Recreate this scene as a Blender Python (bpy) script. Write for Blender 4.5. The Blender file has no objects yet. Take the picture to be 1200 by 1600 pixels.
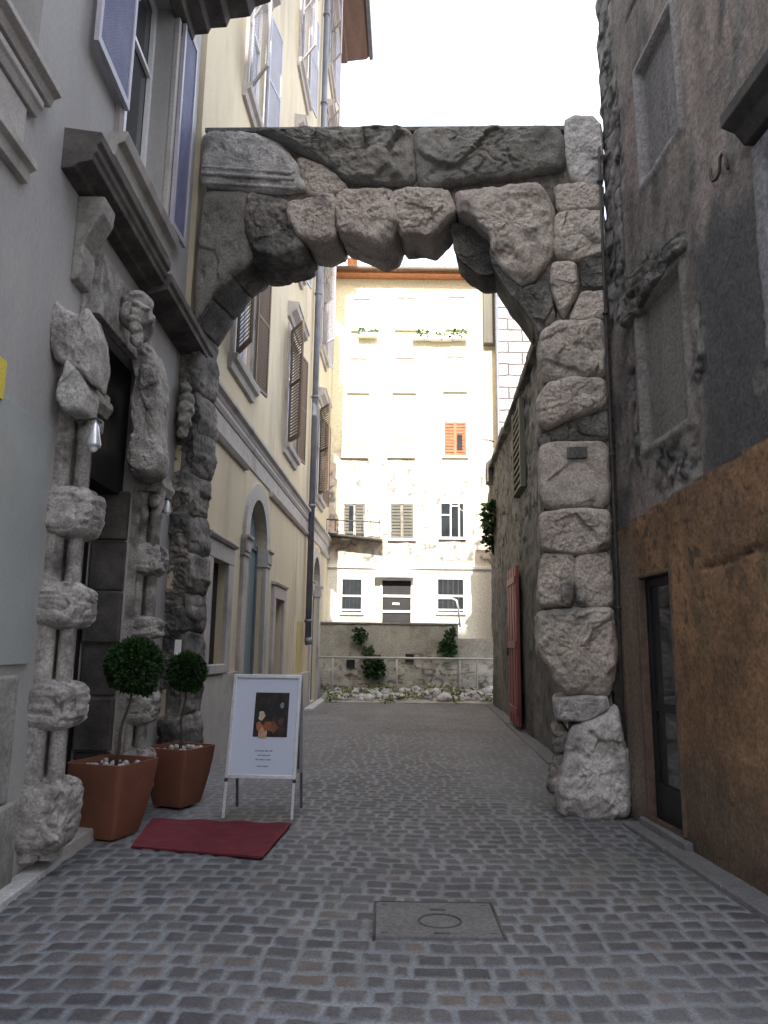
import bpy, math, random
import numpy as np
from mathutils import Matrix, Vector
rnd = random.Random(7)
S = bpy.context.scene
# ------------------------------------------------------------------ camera
FOC, CAM_H = 1150.0, 1.6
CM = Matrix.Rotation(math.pi/2 + math.radians(10.35), 3, 'X') @ Matrix.Rotation(math.radians(0.7), 3, 'Z')
cd = bpy.data.cameras.new('camera'); cam = bpy.data.objects.new('camera', cd); S.collection.objects.link(cam)
cam.matrix_world = Matrix.Translation((0, 0, CAM_H)) @ CM.to_4x4()
cd.sensor_fit = 'VERTICAL'; cd.sensor_height = 24.0; cd.lens = 24.0*FOC/1600.0
cd.clip_start = 0.1; cd.clip_end = 3000
S.camera = cam
# ------------------------------------------------------------------ world, sun, exposure
SUN_EL, SUN_AZ = math.radians(32), math.radians(-0.7)      # azimuth: straight from behind the viewer
w = bpy.data.worlds.new('World'); S.world = w; w.use_nodes = True
nt = w.node_tree; bg = nt.nodes['Background']
sky = nt.nodes.new('ShaderNodeTexSky'); sky.sky_type = 'NISHITA'; sky.sun_disc = False
sky.sun_elevation = SUN_EL; sky.sun_rotation = math.pi - SUN_AZ
sky.air_density = 1.0; sky.dust_density = 3.0; sky.ozone_density = 1.2
hz = nt.nodes.new('ShaderNodeMix'); hz.data_type = 'RGBA'; hz.inputs[0].default_value = .55; hz.inputs[7].default_value = (4.2, 4.3, 4.6, 1)   # thin bright cloud over the blue
nt.links.new(sky.outputs[0], hz.inputs[6]); nt.links.new(hz.outputs[2], bg.inputs[0]); bg.inputs[1].default_value = 0.15
sl = bpy.data.lights.new('sun', 'SUN'); sl.energy = 2.2; sl.angle = math.radians(0.5); sl.color = (1, .95, .86)
so = bpy.data.objects.new('sun', sl); S.collection.objects.link(so)
sdir = Vector((math.sin(SUN_AZ)*math.cos(SUN_EL), -math.cos(SUN_AZ)*math.cos(SUN_EL), math.sin(SUN_EL)))
so.rotation_euler = sdir.to_track_quat('Z', 'Y').to_euler(); so.location = (0, -10, 40)
S.view_settings.view_transform = 'Standard'; S.view_settings.look = 'None'
S.view_settings.exposure = 2.38; S.view_settings.gamma = 1.0
# ------------------------------------------------------------------ helpers
def ray(px, py): return CM @ Vector(((px-600)/FOC, -(py-800)/FOC, -1))
def gnd(px, py, z=0.0):
    d = ray(px, py); t = (z-CAM_H)/d.z; return Vector((d.x*t, d.y*t, z))
def onY(px, py, Y):
    d = ray(px, py); t = Y/d.y; return Vector((d.x*t, Y, CAM_H+d.z*t))
class Fac:                       # a vertical facade: u along the ground line, z up, o out of the wall
    def __init__(s, a, b, nl):
        s.a = Vector(a); d = Vector(b)-s.a; s.len = d.length; s.d = d.normalized(); s.n = Vector((s.d.y, -s.d.x))*nl
    def W(s, u, z, o=0.0):
        p = s.a+s.d*u+s.n*o; return Vector((p.x, p.y, z))
    def q(s, px, py, o=0.0):
        r = ray(px, py); c = s.a+s.n*o; t = c.dot(s.n)/Vector((r.x, r.y)).dot(s.n)
        p = Vector((r.x*t, r.y*t)); return (p-s.a).dot(s.d), CAM_H+r.z*t
def hsh(x, y, z, seed):
    n = (x*374761393+y*668265263+z*1274126177+seed*974711) & 0x7fffffff
    n = ((n ^ (n >> 13))*1274126177) & 0x7fffffff
    return ((n ^ (n >> 16)) & 0xffff)/65535.0
def vn(P, seed=0):
    P = np.asarray(P, float); I = np.floor(P).astype(np.int64); f = P-I; f = f*f*(3-2*f)
    r = 0
    for dx in (0, 1):
        for dy in (0, 1):
            for dz in (0, 1):
                wgt = (f[..., 0] if dx else 1-f[..., 0])*(f[..., 1] if dy else 1-f[..., 1])*(f[..., 2] if dz else 1-f[..., 2])
                r = r+wgt*hsh(I[..., 0]+dx, I[..., 1]+dy, I[..., 2]+dz, seed)
    return r
def fbm(P, octv=4, seed=0, gain=.5):
    P = np.asarray(P, float); a, t, s = 1.0, 0, 0
    for k in range(octv):
        s = s+a*vn(P*(2.03**k)+k*17.3, seed+k); t += a; a *= gain
    return s/t*2-1
def ridge(P, octv=3, seed=0):
    s, a, t = 0, 1.0, 0
    for k in range(octv):
        s = s+a*(1-np.abs(2*vn(P*(2.1**k)+k*9.1, seed+k)-1)); t += a; a *= .5
    return s/t
def facet(P, seed=0, k=1.0):
    """chipped rock: every cell of a jittered lattice is its own tilted plane"""
    P = np.asarray(P, float); I = np.floor(P).astype(np.int64); best = np.full(P.shape[:-1], 9e9); sec = best.copy(); H = np.zeros(P.shape[:-1])
    for dx in (-1, 0, 1):
        for dy in (-1, 0, 1):
            for dz in (-1, 0, 1):
                a, b, c = I[..., 0]+dx, I[..., 1]+dy, I[..., 2]+dz
                q = P-np.stack([a+hsh(a, b, c, seed), b+hsh(a, b, c, seed+1), c+hsh(a, b, c, seed+2)], -1); d = (q**2).sum(-1)
                h = (hsh(a, b, c, seed+3)-.5)*.8+q[..., 0]*(hsh(a, b, c, seed+4)-.5)*k*1.6+q[..., 1]*(hsh(a, b, c, seed+5)-.5)*k*1.6
                m = d < best; sec = np.where(m, best, np.minimum(sec, d)); H = np.where(m, h, H); best = np.where(m, d, best)
    return H, np.sqrt(sec)-np.sqrt(best)
def v3(a, b, c=0.0):
    a, b = np.broadcast_arrays(np.asarray(a, float), np.asarray(b, float))
    return np.stack([a, b, np.zeros_like(a)+c], -1)
def sstep(a, b, x):
    t = np.clip((x-a)/(b-a), 0, 1); return t*t*(3-2*t)
def wloc(o): return Vector(o['_wl']) if o and '_wl' in o else Vector((0, 0, 0))
def link(o, parent=None):
    S.collection.objects.link(o)
    if parent: o.parent = parent
def thing(name, label, cat, loc, group=None):
    o = bpy.data.objects.new(name, None); o.empty_display_size = .2; link(o)
    o.location = loc; o['_wl'] = tuple(loc); tag(o, label, cat, group); return o
def tag(o, label=None, cat=None, group=None, kind=None):
    if label: o['label'] = label
    if cat: o['category'] = cat
    if group: o['group'] = group
    if kind: o['kind'] = kind
    return o
class MB:
    def __init__(s): s.v = []; s.f = []; s.sm = []
    def add(s, vs, fs, smooth=False):
        b = len(s.v); s.v += [tuple(v) for v in vs]; s.f += [tuple(i+b for i in f) for f in fs]; s.sm += [smooth]*len(fs)
        return s
    def hexa(s, c):             # 8 corners: bottom loop 0-3, top loop 4-7
        return s.add(c, [(0, 3, 2, 1), (4, 5, 6, 7), (0, 1, 5, 4), (1, 2, 6, 5), (2, 3, 7, 6), (3, 0, 4, 7)])
    def box(s, x0, x1, y0, y1, z0, z1):
        return s.hexa([(x0, y0, z0), (x1, y0, z0), (x1, y1, z0), (x0, y1, z0), (x0, y0, z1), (x1, y0, z1), (x1, y1, z1), (x0, y1, z1)])
    def fbox(s, F, u0, u1, z0, z1, o0, o1):
        W = F.W
        return s.hexa([W(u0, z0, o0), W(u1, z0, o0), W(u1, z0, o1), W(u0, z0, o1), W(u0, z1, o0), W(u1, z1, o0), W(u1, z1, o1), W(u0, z1, o1)])
    def prism(s, A, B):          # two matching loops
        n = len(A); return s.add(list(A)+list(B), [tuple(range(n))[::-1], tuple(range(n, 2*n))]+[(i, (i+1) % n, n+(i+1) % n, n+i) for i in range(n)])
    def prof(s, F, u0, u1, pts):  # profile of (o,z) run along a facade
        return s.prism([F.W(u0, z, o) for o, z in pts], [F.W(u1, z, o) for o, z in pts])
    def tube(s, pts, r, n=10, caps=True):
        pts = [Vector(p) for p in pts]; rs = r if isinstance(r, (list, tuple)) else [r]*len(pts)
        vs, fs = [], []; up = None
        for i, p in enumerate(pts):
            t = (pts[min(i+1, len(pts)-1)]-pts[max(i-1, 0)]).normalized()
            if up is None: up = t.orthogonal().normalized()
            up = (up-t*up.dot(t)).normalized(); b = t.cross(up)
            vs += [p+(up*math.cos(a)+b*math.sin(a))*rs[i] for a in [2*math.pi*k/n for k in range(n)]]
        for i in range(len(pts)-1):
            fs += [(i*n+k, i*n+(k+1) % n, (i+1)*n+(k+1) % n, (i+1)*n+k) for k in range(n)]
        s.add(vs, fs, True)
        if caps:
            b = len(s.v)-len(vs); s.f += [tuple(b+k for k in range(n))[::-1], tuple(b+(len(pts)-1)*n+k for k in range(n))]; s.sm += [False]*2
        return s
    def lathe(s, c, prof, n=20):
        vs = [(c[0]+r*math.cos(2*math.pi*k/n), c[1]+r*math.sin(2*math.pi*k/n), c[2]+z) for r, z in prof for k in range(n)]
        fs = [(i*n+k, i*n+(k+1) % n, (i+1)*n+(k+1) % n, (i+1)*n+k) for i in range(len(prof)-1) for k in range(n)]
        return s.add(vs, fs, True)
    def ball(s, c, r, n=10, m=7, amp=0.0, seed=0):
        vs, fs = [], []; r = (r, r, r) if not isinstance(r, (tuple, list)) else r
        for i in range(m+1):
            th = math.pi*i/m
            for k in range(n):
                a = 2*math.pi*k/n; d = Vector((math.sin(th)*math.cos(a), math.sin(th)*math.sin(a), math.cos(th)))
                g = 1
                if amp: g += amp*float(fbm(np.array([[d.x*1.7+seed, d.y*1.7, d.z*1.7]]), 3, seed)[0])
                vs.append((c[0]+d.x*r[0]*g, c[1]+d.y*r[1]*g, c[2]+d.z*r[2]*g))
        for i in range(m): fs += [(i*n+k, (i+1)*n+k, (i+1)*n+(k+1) % n, i*n+(k+1) % n) for k in range(n)]
        return s.add(vs, fs, True)
    def build(s, name, mat, parent=None, bevel=0.0, col=None):
        wl = wloc(parent); me = bpy.data.meshes.new(name)
        me.from_pydata([(a-wl.x, b-wl.y, c-wl.z) for a, b, c in s.v], [], s.f)
        me.polygons.foreach_set('use_smooth', s.sm); me.materials.append(mat); me.update()
        o = bpy.data.objects.new(name, me); link(o, parent)
        if parent: o['_wl'] = tuple(wl)
        if bevel:
            m = o.modifiers.new('bevel', 'BEVEL'); m.width = bevel; m.segments = 2; m.limit_method = 'ANGLE'
        return o
def grid_obj(name, P, mat, parent=None, col=None, smooth=True, mask=None):   # P: (r,c,3) grid of points
    r, c = P.shape[:2]; wl = np.array(wloc(parent)); V = (P-wl).reshape(-1, 3)
    i = np.arange(r*c).reshape(r, c); f = np.stack([i[:-1, :-1], i[:-1, 1:], i[1:, 1:], i[1:, :-1]], -1).reshape(-1, 4)
    if mask is not None: f = f[mask.reshape(-1)]
    me = bpy.data.meshes.new(name); me.vertices.add(len(V)); me.vertices.foreach_set('co', V.astype(np.float32).ravel())
    me.loops.add(len(f)*4); me.loops.foreach_set('vertex_index', f.astype(np.int32).ravel())
    me.polygons.add(len(f)); me.polygons.foreach_set('loop_start', np.arange(0, len(f)*4, 4, dtype=np.int32))
    me.polygons.foreach_set('use_smooth', np.full(len(f), smooth)); me.update(calc_edges=True)
    if col is not None:
        ca = me.color_attributes.new('Col', 'FLOAT_COLOR', 'POINT')
        cc = np.concatenate([col.reshape(-1, 3), np.ones((len(V), 1))], 1); ca.data.foreach_set('color', cc.astype(np.float32).ravel())
    me.materials.append(mat); me.validate()
    o = bpy.data.objects.new(name, me); link(o, parent)
    if parent: o['_wl'] = tuple(wl)
    return o
# ------------------------------------------------------------------ materials
def mat(name, cols, scale=2.5, rough=.85, bump=.25, bs=30, stretch=(1, 1, 1), attr=False, dirt=None, spec=.3, metal=0.0, brick=None, fine=.25, ds=1.2, dist=.02, alpha=None):
    m = bpy.data.materials.new(name); m.use_nodes = True; n = m.node_tree.nodes; L = m.node_tree.links.new
    b = n['Principled BSDF']; b.inputs['Roughness'].default_value = rough; b.inputs['Specular IOR Level'].default_value = spec; b.inputs['Metallic'].default_value = metal
    tc = n.new('ShaderNodeTexCoord'); mp = n.new('ShaderNodeMapping'); mp.inputs['Scale'].default_value = stretch; L(tc.outputs['Object'], mp.inputs[0])
    def noise(sc, det=6, r=.6, vec=None):
        t = n.new('ShaderNodeTexNoise'); t.inputs['Scale'].default_value = sc; t.inputs['Detail'].default_value = det; t.inputs['Roughness'].default_value = r
        L(vec or mp.outputs[0], t.inputs['Vector']); return t.outputs['Fac']
    def mixc(fac, a, c, mode='MIX'):
        x = n.new('ShaderNodeMix'); x.data_type = 'RGBA'; x.blend_type = mode
        for k, v in ((0, fac), (6, a), (7, c)):
            if hasattr(v, 'links'): L(v, x.inputs[k])
            else: x.inputs[k].default_value = v if k == 0 else (*v, 1) if len(v) == 3 else v
        return x.outputs[2]
    def ramp(fac, stops):
        r = n.new('ShaderNodeValToRGB'); e = r.color_ramp.elements
        while len(e) < len(stops): e.new(.5)
        for el, (p, c) in zip(e, stops): el.position = p; el.color = (*c, 1)
        L(fac, r.inputs[0]); return r.outputs[0]
    k = len(cols)
    if attr:
        at = n.new('ShaderNodeAttribute'); at.attribute_name = 'Col'; c = at.outputs['Color']
    else:
        c = ramp(noise(scale), [(.30+.40*i/max(1, k-1), cols[i]) for i in range(k)]) if k > 1 else cols[0]
    h = None
    if brick:
        br = n.new('ShaderNodeTexBrick'); bw, bh, mort, mc, plane = brick
        sp = n.new('ShaderNodeSeparateXYZ'); cb = n.new('ShaderNodeCombineXYZ'); L(tc.outputs['Object'], sp.inputs[0])
        ad = n.new('ShaderNodeMath'); L(sp.outputs[0], ad.inputs[0]); L(sp.outputs[1], ad.inputs[1]); L(ad.outputs[0], cb.inputs[0]); L(sp.outputs[2], cb.inputs[1])
        wn = n.new('ShaderNodeTexNoise'); wn.inputs['Scale'].default_value = 3; L(cb.outputs[0], wn.inputs['Vector'])
        va = n.new('ShaderNodeMix'); va.data_type = 'RGBA'; va.blend_type = 'ADD'; va.inputs[0].default_value = dist; L(cb.outputs[0], va.inputs[6]); L(wn.outputs['Color'], va.inputs[7])
        br.inputs['Scale'].default_value = 1; br.inputs['Brick Width'].default_value = bw; br.inputs['Row Height'].default_value = bh
        br.inputs['Mortar Size'].default_value = mort; br.inputs['Mortar Smooth'].default_value = .3
        br.inputs['Color1'].default_value = (.8, .8, .8, 1); br.inputs['Color2'].default_value = (1.1, 1.06, 1.0, 1); br.inputs['Mortar'].default_value = (*mc, 1)
        L(va.outputs[2], br.inputs['Vector']); c = mixc(1.0, c, br.outputs['Color'], 'MULTIPLY'); h = br.outputs['Fac']
    c = mixc(fine, c, ramp(noise(bs*1.3, 4), [(.35, (.35, .35, .35)), (.6, (1.25, 1.25, 1.25))]), 'MULTIPLY')
    if dirt:
        c = mixc(ramp(noise(ds, 8, .65), [(.50, (0, 0, 0)), (.68, (1, 1, 1))]), c, dirt)
    if hasattr(c, 'links'): L(c, b.inputs['Base Color'])
    else: b.inputs['Base Color'].default_value = (*c, 1)
    if bump:
        bp = n.new('ShaderNodeBump'); bp.inputs['Strength'].default_value = bump; bp.inputs['Distance'].default_value = .02
        L(noise(bs, 8, .65), bp.inputs['Height'])
        if h is not None:
            b2 = n.new('ShaderNodeBump'); b2.invert = True; b2.inputs['Strength'].default_value = .8; b2.inputs['Distance'].default_value = .02
            L(h, b2.inputs['Height']); L(bp.outputs[0], b2.inputs['Normal']); bp = b2
        L(bp.outputs[0], b.inputs['Normal'])
    if alpha is not None: b.inputs['Alpha'].default_value = alpha
    return m
ST1, ST2, ST3 = (.23, .20, .172), (.49, .43, .375), (.70, .63, .56)
m_stone = mat('arch_limestone', [ST1, ST2, ST3], 1.7, .9, .7, 34, dirt=(.13, .122, .11), fine=.55, ds=1.7)
m_pale = mat('pale_limestone', [(.30, .29, .28), (.48, .46, .44), (.64, .62, .60)], 3, .9, .7, 32, fine=.5, dirt=(.20, .19, .185), ds=2)
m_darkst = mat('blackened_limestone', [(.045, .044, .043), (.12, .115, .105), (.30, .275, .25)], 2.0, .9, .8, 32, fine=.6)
m_pier = mat('stained_pier_stone', [(.06, .058, .055), (.17, .16, .145), (.36, .31, .27)], 2.8, .9, 1, 14, fine=.6, dirt=(.05, .052, .055), ds=1.6)
m_mid = mat('grey_weathered_limestone', [(.10, .098, .09), (.22, .21, .19), (.40, .38, .34)], 2.0, .9, .7, 34, fine=.5, dirt=(.07, .068, .062), ds=2)
m_eave = mat('brown_eave_boards', [(.16, .12, .10), (.24, .18, .155)], 3, .8, .2, 40, stretch=(1, .1, 1))
m_core = mat('rubble_core', [(.07, .065, .06), (.20, .18, .165)], 6, .95, 1, 12, fine=.6)
m_trim = mat('trim_stone', [(.38, .35, .33), (.48, .45, .42)], 3, .85, .25, 40, dirt=(.24, .22, .21), ds=1.5)
m_portal = mat('portal_marble', [(.17, .16, .15), (.33, .31, .29), (.47, .445, .42)], 6, .85, .6, 40, fine=.5, dirt=(.09, .085, .08), ds=4)
m_cornice = mat('dark_cornice_stone', [(.045, .042, .04), (.12, .11, .10)], 4, .9, .4, 30)  # dark tone; the portal reveal wears it as recess shade
m_plL1 = mat('grey_beige_plaster', [(.33, .32, .315), (.41, .39, .37)], .8, .9, .12, 45, stretch=(1, 1, .35), fine=.14, dirt=(.29, .28, .275), ds=1.1)
m_plL2 = mat('cream_plaster', [(.50, .43, .305), (.60, .52, .37)], .8, .9, .12, 45, stretch=(1, 1, .3), fine=.12, dirt=(.40, .35, .265), ds=.9)
m_panel = mat('grey_green_panel', [(.30, .315, .305), (.35, .365, .355)], .6, .6, .05, 30, fine=.08, dirt=(.27, .28, .265), ds=1.3)
m_plinth = mat('plinth_stone', [(.20, .19, .17), (.34, .32, .30)], 3, .9, .6, 20, fine=.4, dirt=(.12, .125, .10))
m_wood = mat('brown_shutter_paint', [(.12, .085, .06), (.17, .125, .095)], 2, .6, .2, 60, stretch=(1, 1, .1))
m_woodg = mat('weathered_shutter_wood', [(.10, .095, .08), (.16, .15, .125)], 3, .7, .2, 60, stretch=(1, 1, .15))
m_green = mat('green_shutter_paint', [(.40, .45, .34), (.5, .54, .42)], 3, .7, .2, 60)
m_orange = mat('orange_shutter_paint', [(.30, .09, .04), (.40, .15, .08)], 5, .7, .2, 50)
m_lilac = mat('grey_lilac_shutter_paint', [(.36, .35, .38), (.46, .45, .50)], 2, .5, .1, 60)
m_lattice = mat('blue_grey_mesh', [(.22, .23, .36), (.30, .31, .46)], 4, .5, .1, 60)
m_white = mat('white_paint', [(.72, .72, .72), (.80, .80, .80)], 4, .45, .05, 50)
m_alu = mat('brushed_aluminium', [(.60, .62, .66), (.70, .72, .76)], 8, .3, .05, 60, metal=.5)
m_iron = mat('dark_iron', [(.03, .03, .03), (.07, .06, .055)], 10, .6, .2, 60)
m_pipe = mat('zinc_pipe', [(.13, .14, .17), (.20, .21, .25)], 3, .5, .1, 40, metal=.3)
m_glass = mat('dark_window_glass', [(.015, .018, .02), (.035, .04, .045)], 1.5, .08, 0, spec=.6)
m_glassl = mat('curtained_window_glass', [(.30, .31, .36), (.38, .39, .45)], 1.5, .25, 0, spec=.5)
m_dark = mat('door_and_recess_black', [(.008, .008, .009), (.02, .019, .018)], 3, .5, .1, 30)  # doors, and the painted dark of the portal recess
m_teal = mat('teal_door_glass', [(.15, .21, .22), (.21, .28, .29)], 1, .3, .05, 30)
m_terra = mat('terracotta', [(.15, .058, .036), (.21, .082, .05)], 3, .75, .15, 50, fine=.15)
m_soil = mat('potting_soil', [(.03, .02, .015), (.07, .05, .035)], 20, 1, 1, 30)
m_red = mat('red_carpet', [(.12, .018, .026), (.165, .028, .038)], 6, 1, .6, 250, fine=.3)
m_reddoor = mat('faded_red_paint', [(.20, .055, .05), (.27, .09, .08)], 3, .6, .2, 50, stretch=(1, 1, .2))
m_leaf = mat('cypress_foliage', [(.010, .034, .008), (.028, .068, .014)], 9, .7, 0)
m_leaf2 = mat('wall_shrub_foliage', [(.03, .085, .02), (.07, .15, .035)], 9, .7, 0)
m_stem = mat('plant_stem', [(.06, .045, .035), (.10, .075, .055)], 10, .8, .2, 60)
m_poster = mat('poster_paper', [(.52, .58, .72), (.56, .62, .76)], 1, .35, 0, fine=.02)
m_yellow = mat('yellow_sign_paint', [(.60, .47, .05), (.66, .52, .08)], 3, .6, .05, 40)
m_tile = mat('roof_tile', [(.38, .15, .07), (.50, .24, .12)], 8, .9, .4, 30)
m_r3 = mat('white_ashlar', [(.36, .33, .34), (.44, .405, .41)], 2, .9, .3, 30, brick=(1.0, .42, .03, (.24, .22, .225), 0), dist=.09)
m_slab = mat('worn_slab', [(.115, .113, .115), (.16, .158, .16)], 5, .8, .35, 30, fine=.35)
m_kerb = mat('pale_kerb_stone', [(.36, .36, .35), (.50, .50, .49)], 4, .85, .4, 25, fine=.3)
m_attr = mat('weathered_wall', [(1, 1, 1)], attr=True, bump=.7, bs=22, fine=.5)
m_attr2 = mat('sunlit_wall_plaster', [(1, 1, 1)], attr=True, bump=.4, bs=14, fine=.3)
m_cob = mat('stone_setts', [(1, 1, 1)], attr=True, bump=.5, bs=55, fine=.4, rough=.72, spec=.35)
m_base = mat('ground_dust', [(.10, .10, .10), (.16, .155, .15)], 1, .95, .3, 20)
m_wallb = mat('blocker_and_side_wall_plaster', [(.42, .39, .34), (.5, .46, .4)], 1, .9, .1, 30)  # side walls and the added sun-blocking block
# ------------------------------------------------------------------ generic builders
def wall_holes(F, u0, u1, z0, z1, holes, dep, mb=None):
    """front sheet with openings and their reveals. hole = (u0,u1,z0,z1,arched)"""
    mb = mb or MB(); us = sorted({u0, u1, *[h[0] for h in holes], *[h[1] for h in holes]}); zs = sorted({z0, z1, *[h[2] for h in holes], *[h[3] for h in holes]})
    for a, b in zip(us, us[1:]):
        for c, d in zip(zs, zs[1:]):
            um, zm = (a+b)/2, (c+d)/2
            if any(h[0] < um < h[1] and h[2] < zm < h[3] for h in holes): continue
            mb.add([F.W(a, c), F.W(b, c), F.W(b, d), F.W(a, d)], [(0, 1, 2, 3)])
    for h in holes:
        a, b, c, d = h[:4]; arched = len(h) > 4 and h[4]
        if arched:
            r = (b-a)/2; rz = h[4] if h[4] is not True else r; sp = d-rz; n = 14
            arc = [(a+r-r*math.cos(math.pi*i/n), sp+rz*math.sin(math.pi*i/n)) for i in range(n+1)]
            for p, q in zip(arc, arc[1:]):
                mb.add([F.W(*p), F.W(*q), F.W(q[0], d+1e-4), F.W(p[0], d+1e-4)], [(0, 1, 2, 3)])
            loop = [(a, c)]+arc+[(b, c)]
        else: loop = [(a, c), (a, d), (b, d), (b, c)]
        for p, q in zip(loop, loop[1:]+loop[:1]):
            mb.add([F.W(*p), F.W(*q), F.W(q[0], q[1], -dep), F.W(p[0], p[1], -dep)], [(0, 1, 2, 3)])
    return mb
def louvre(mb, A, ud, nd, w, z0, z1, th=.035, fr=.05, pitch=.07):
    """a louvred shutter leaf hinged at A (x,y), running along unit ud, thickness along nd"""
    def P(a, z, t): return Vector((A.x+ud.x*a+nd.x*t, A.y+ud.y*a+nd.y*t, z))
    def bx(a0, a1, c0, c1, t0, t1): mb.hexa([P(a0, c0, t0), P(a1, c0, t0), P(a1, c0, t1), P(a0, c0, t1), P(a0, c1, t0), P(a1, c1, t0), P(a1, c1, t1), P(a0, c1, t1)])
    bx(0, fr, z0, z1, 0, th); bx(w-fr, w, z0, z1, 0, th); bx(fr, w-fr, z0, z0+fr*1.3, 0, th); bx(fr, w-fr, z1-fr*1.3, z1, 0, th)
    zm = (z0+z1)/2; bx(fr, w-fr, zm-fr/2, zm+fr/2, .001, th-.001)
    z = z0+fr*1.3
    while z < z1-fr*1.6:
        mb.hexa([P(fr, z, .004), P(w-fr, z, .004), P(w-fr, z+.012, .004), P(fr, z+.012, .004),
                 P(fr, z+pitch*.75, th-.006), P(w-fr, z+pitch*.75, th-.006), P(w-fr, z+pitch*.75+.012, th-.006), P(fr, z+pitch*.75+.012, th-.006)]); z += pitch
def v2(F): return Vector((F.d.x, F.d.y)), Vector((F.n.x, F.n.y))
def window_unit(F, b, u0, u1, z0, z1, hood=True, sh=(55, 15), shm=None, glass=None, hz=.55, dep=.13, fw=.13, label=None):
    """surround, glass, bars, sill, hood and two open shutters, as a part 'window' of building b"""
    mb = MB()
    mb.fbox(F, u0-fw, u0, z0, z1, -.02, .05); mb.fbox(F, u1, u1+fw, z0, z1, -.02, .05); mb.fbox(F, u0-fw, u1+fw, z1, z1+fw, -.02, .055)
    win = mb.build('window', m_trim, b, bevel=.008)
    if label: win['label'] = label
    MB().fbox(F, u0-.02, u1+.02, z0-.02, z1+.02, -dep-.03, -dep+.005).build('pane', glass or m_glass, win)
    f = MB(); um = (u0+u1)/2
    f.fbox(F, u0, u0+.06, z0, z1, -dep+.01, -dep+.06); f.fbox(F, u1-.06, u1, z0, z1, -dep+.01, -dep+.06); f.fbox(F, um-.04, um+.04, z0+.06, z1-.06, -dep+.01, -dep+.058)
    f.fbox(F, u0+.06, u1-.06, z0, z0+.06, -dep+.01, -dep+.06); f.fbox(F, u0+.06, u1-.06, z1-.06, z1, -dep+.01, -dep+.06); f.fbox(F, u0+.06, u1-.06, z0+(z1-z0)*.66, z0+(z1-z0)*.66+.05, -dep+.012, -dep+.055)
    f.build('frame', m_white, win)
    s = MB().prof(F, u0-fw-.08, u1+fw+.08, [(-.02, z0-.24), (.06, z0-.24), (.08, z0-.13), (.14, z0-.10), (.16, z0-.02), (.16, z0), (-.02, z0)])
    s.build('sill', m_trim, win, bevel=.006)
    if hood:
        h0 = z1+fw+.12
        MB().prof(F, u0-fw-.1, u1+fw+.1, [(-.02, h0), (.06, h0), (.09, h0+.08), (.22, h0+.16), (.24, h0+.26), (.27, h0+.28), (.27, h0+.33), (-.02, h0+.38)]).build('hood', m_trim, win, bevel=.006)
    if sh:
        wd = (u1-u0)/2; d, n = v2(F)
        for sgn, ang, uu in ((-1, sh[0], u0), (1, sh[1], u1)):
            if ang is None: continue
            a = math.radians(ang); ud = d*(sgn*math.cos(a))+n*math.sin(a); nd = n*math.cos(a)-d*(sgn*math.sin(a))
            A = F.W(uu+sgn*.02, 0, .07); m = MB(); louvre(m, A, ud, nd, wd, z0+.02, z1)
            m.build('shutter', shm or m_wood, win)
    return win
def arch_pt(px, py): return AR.q(px, py)
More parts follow.
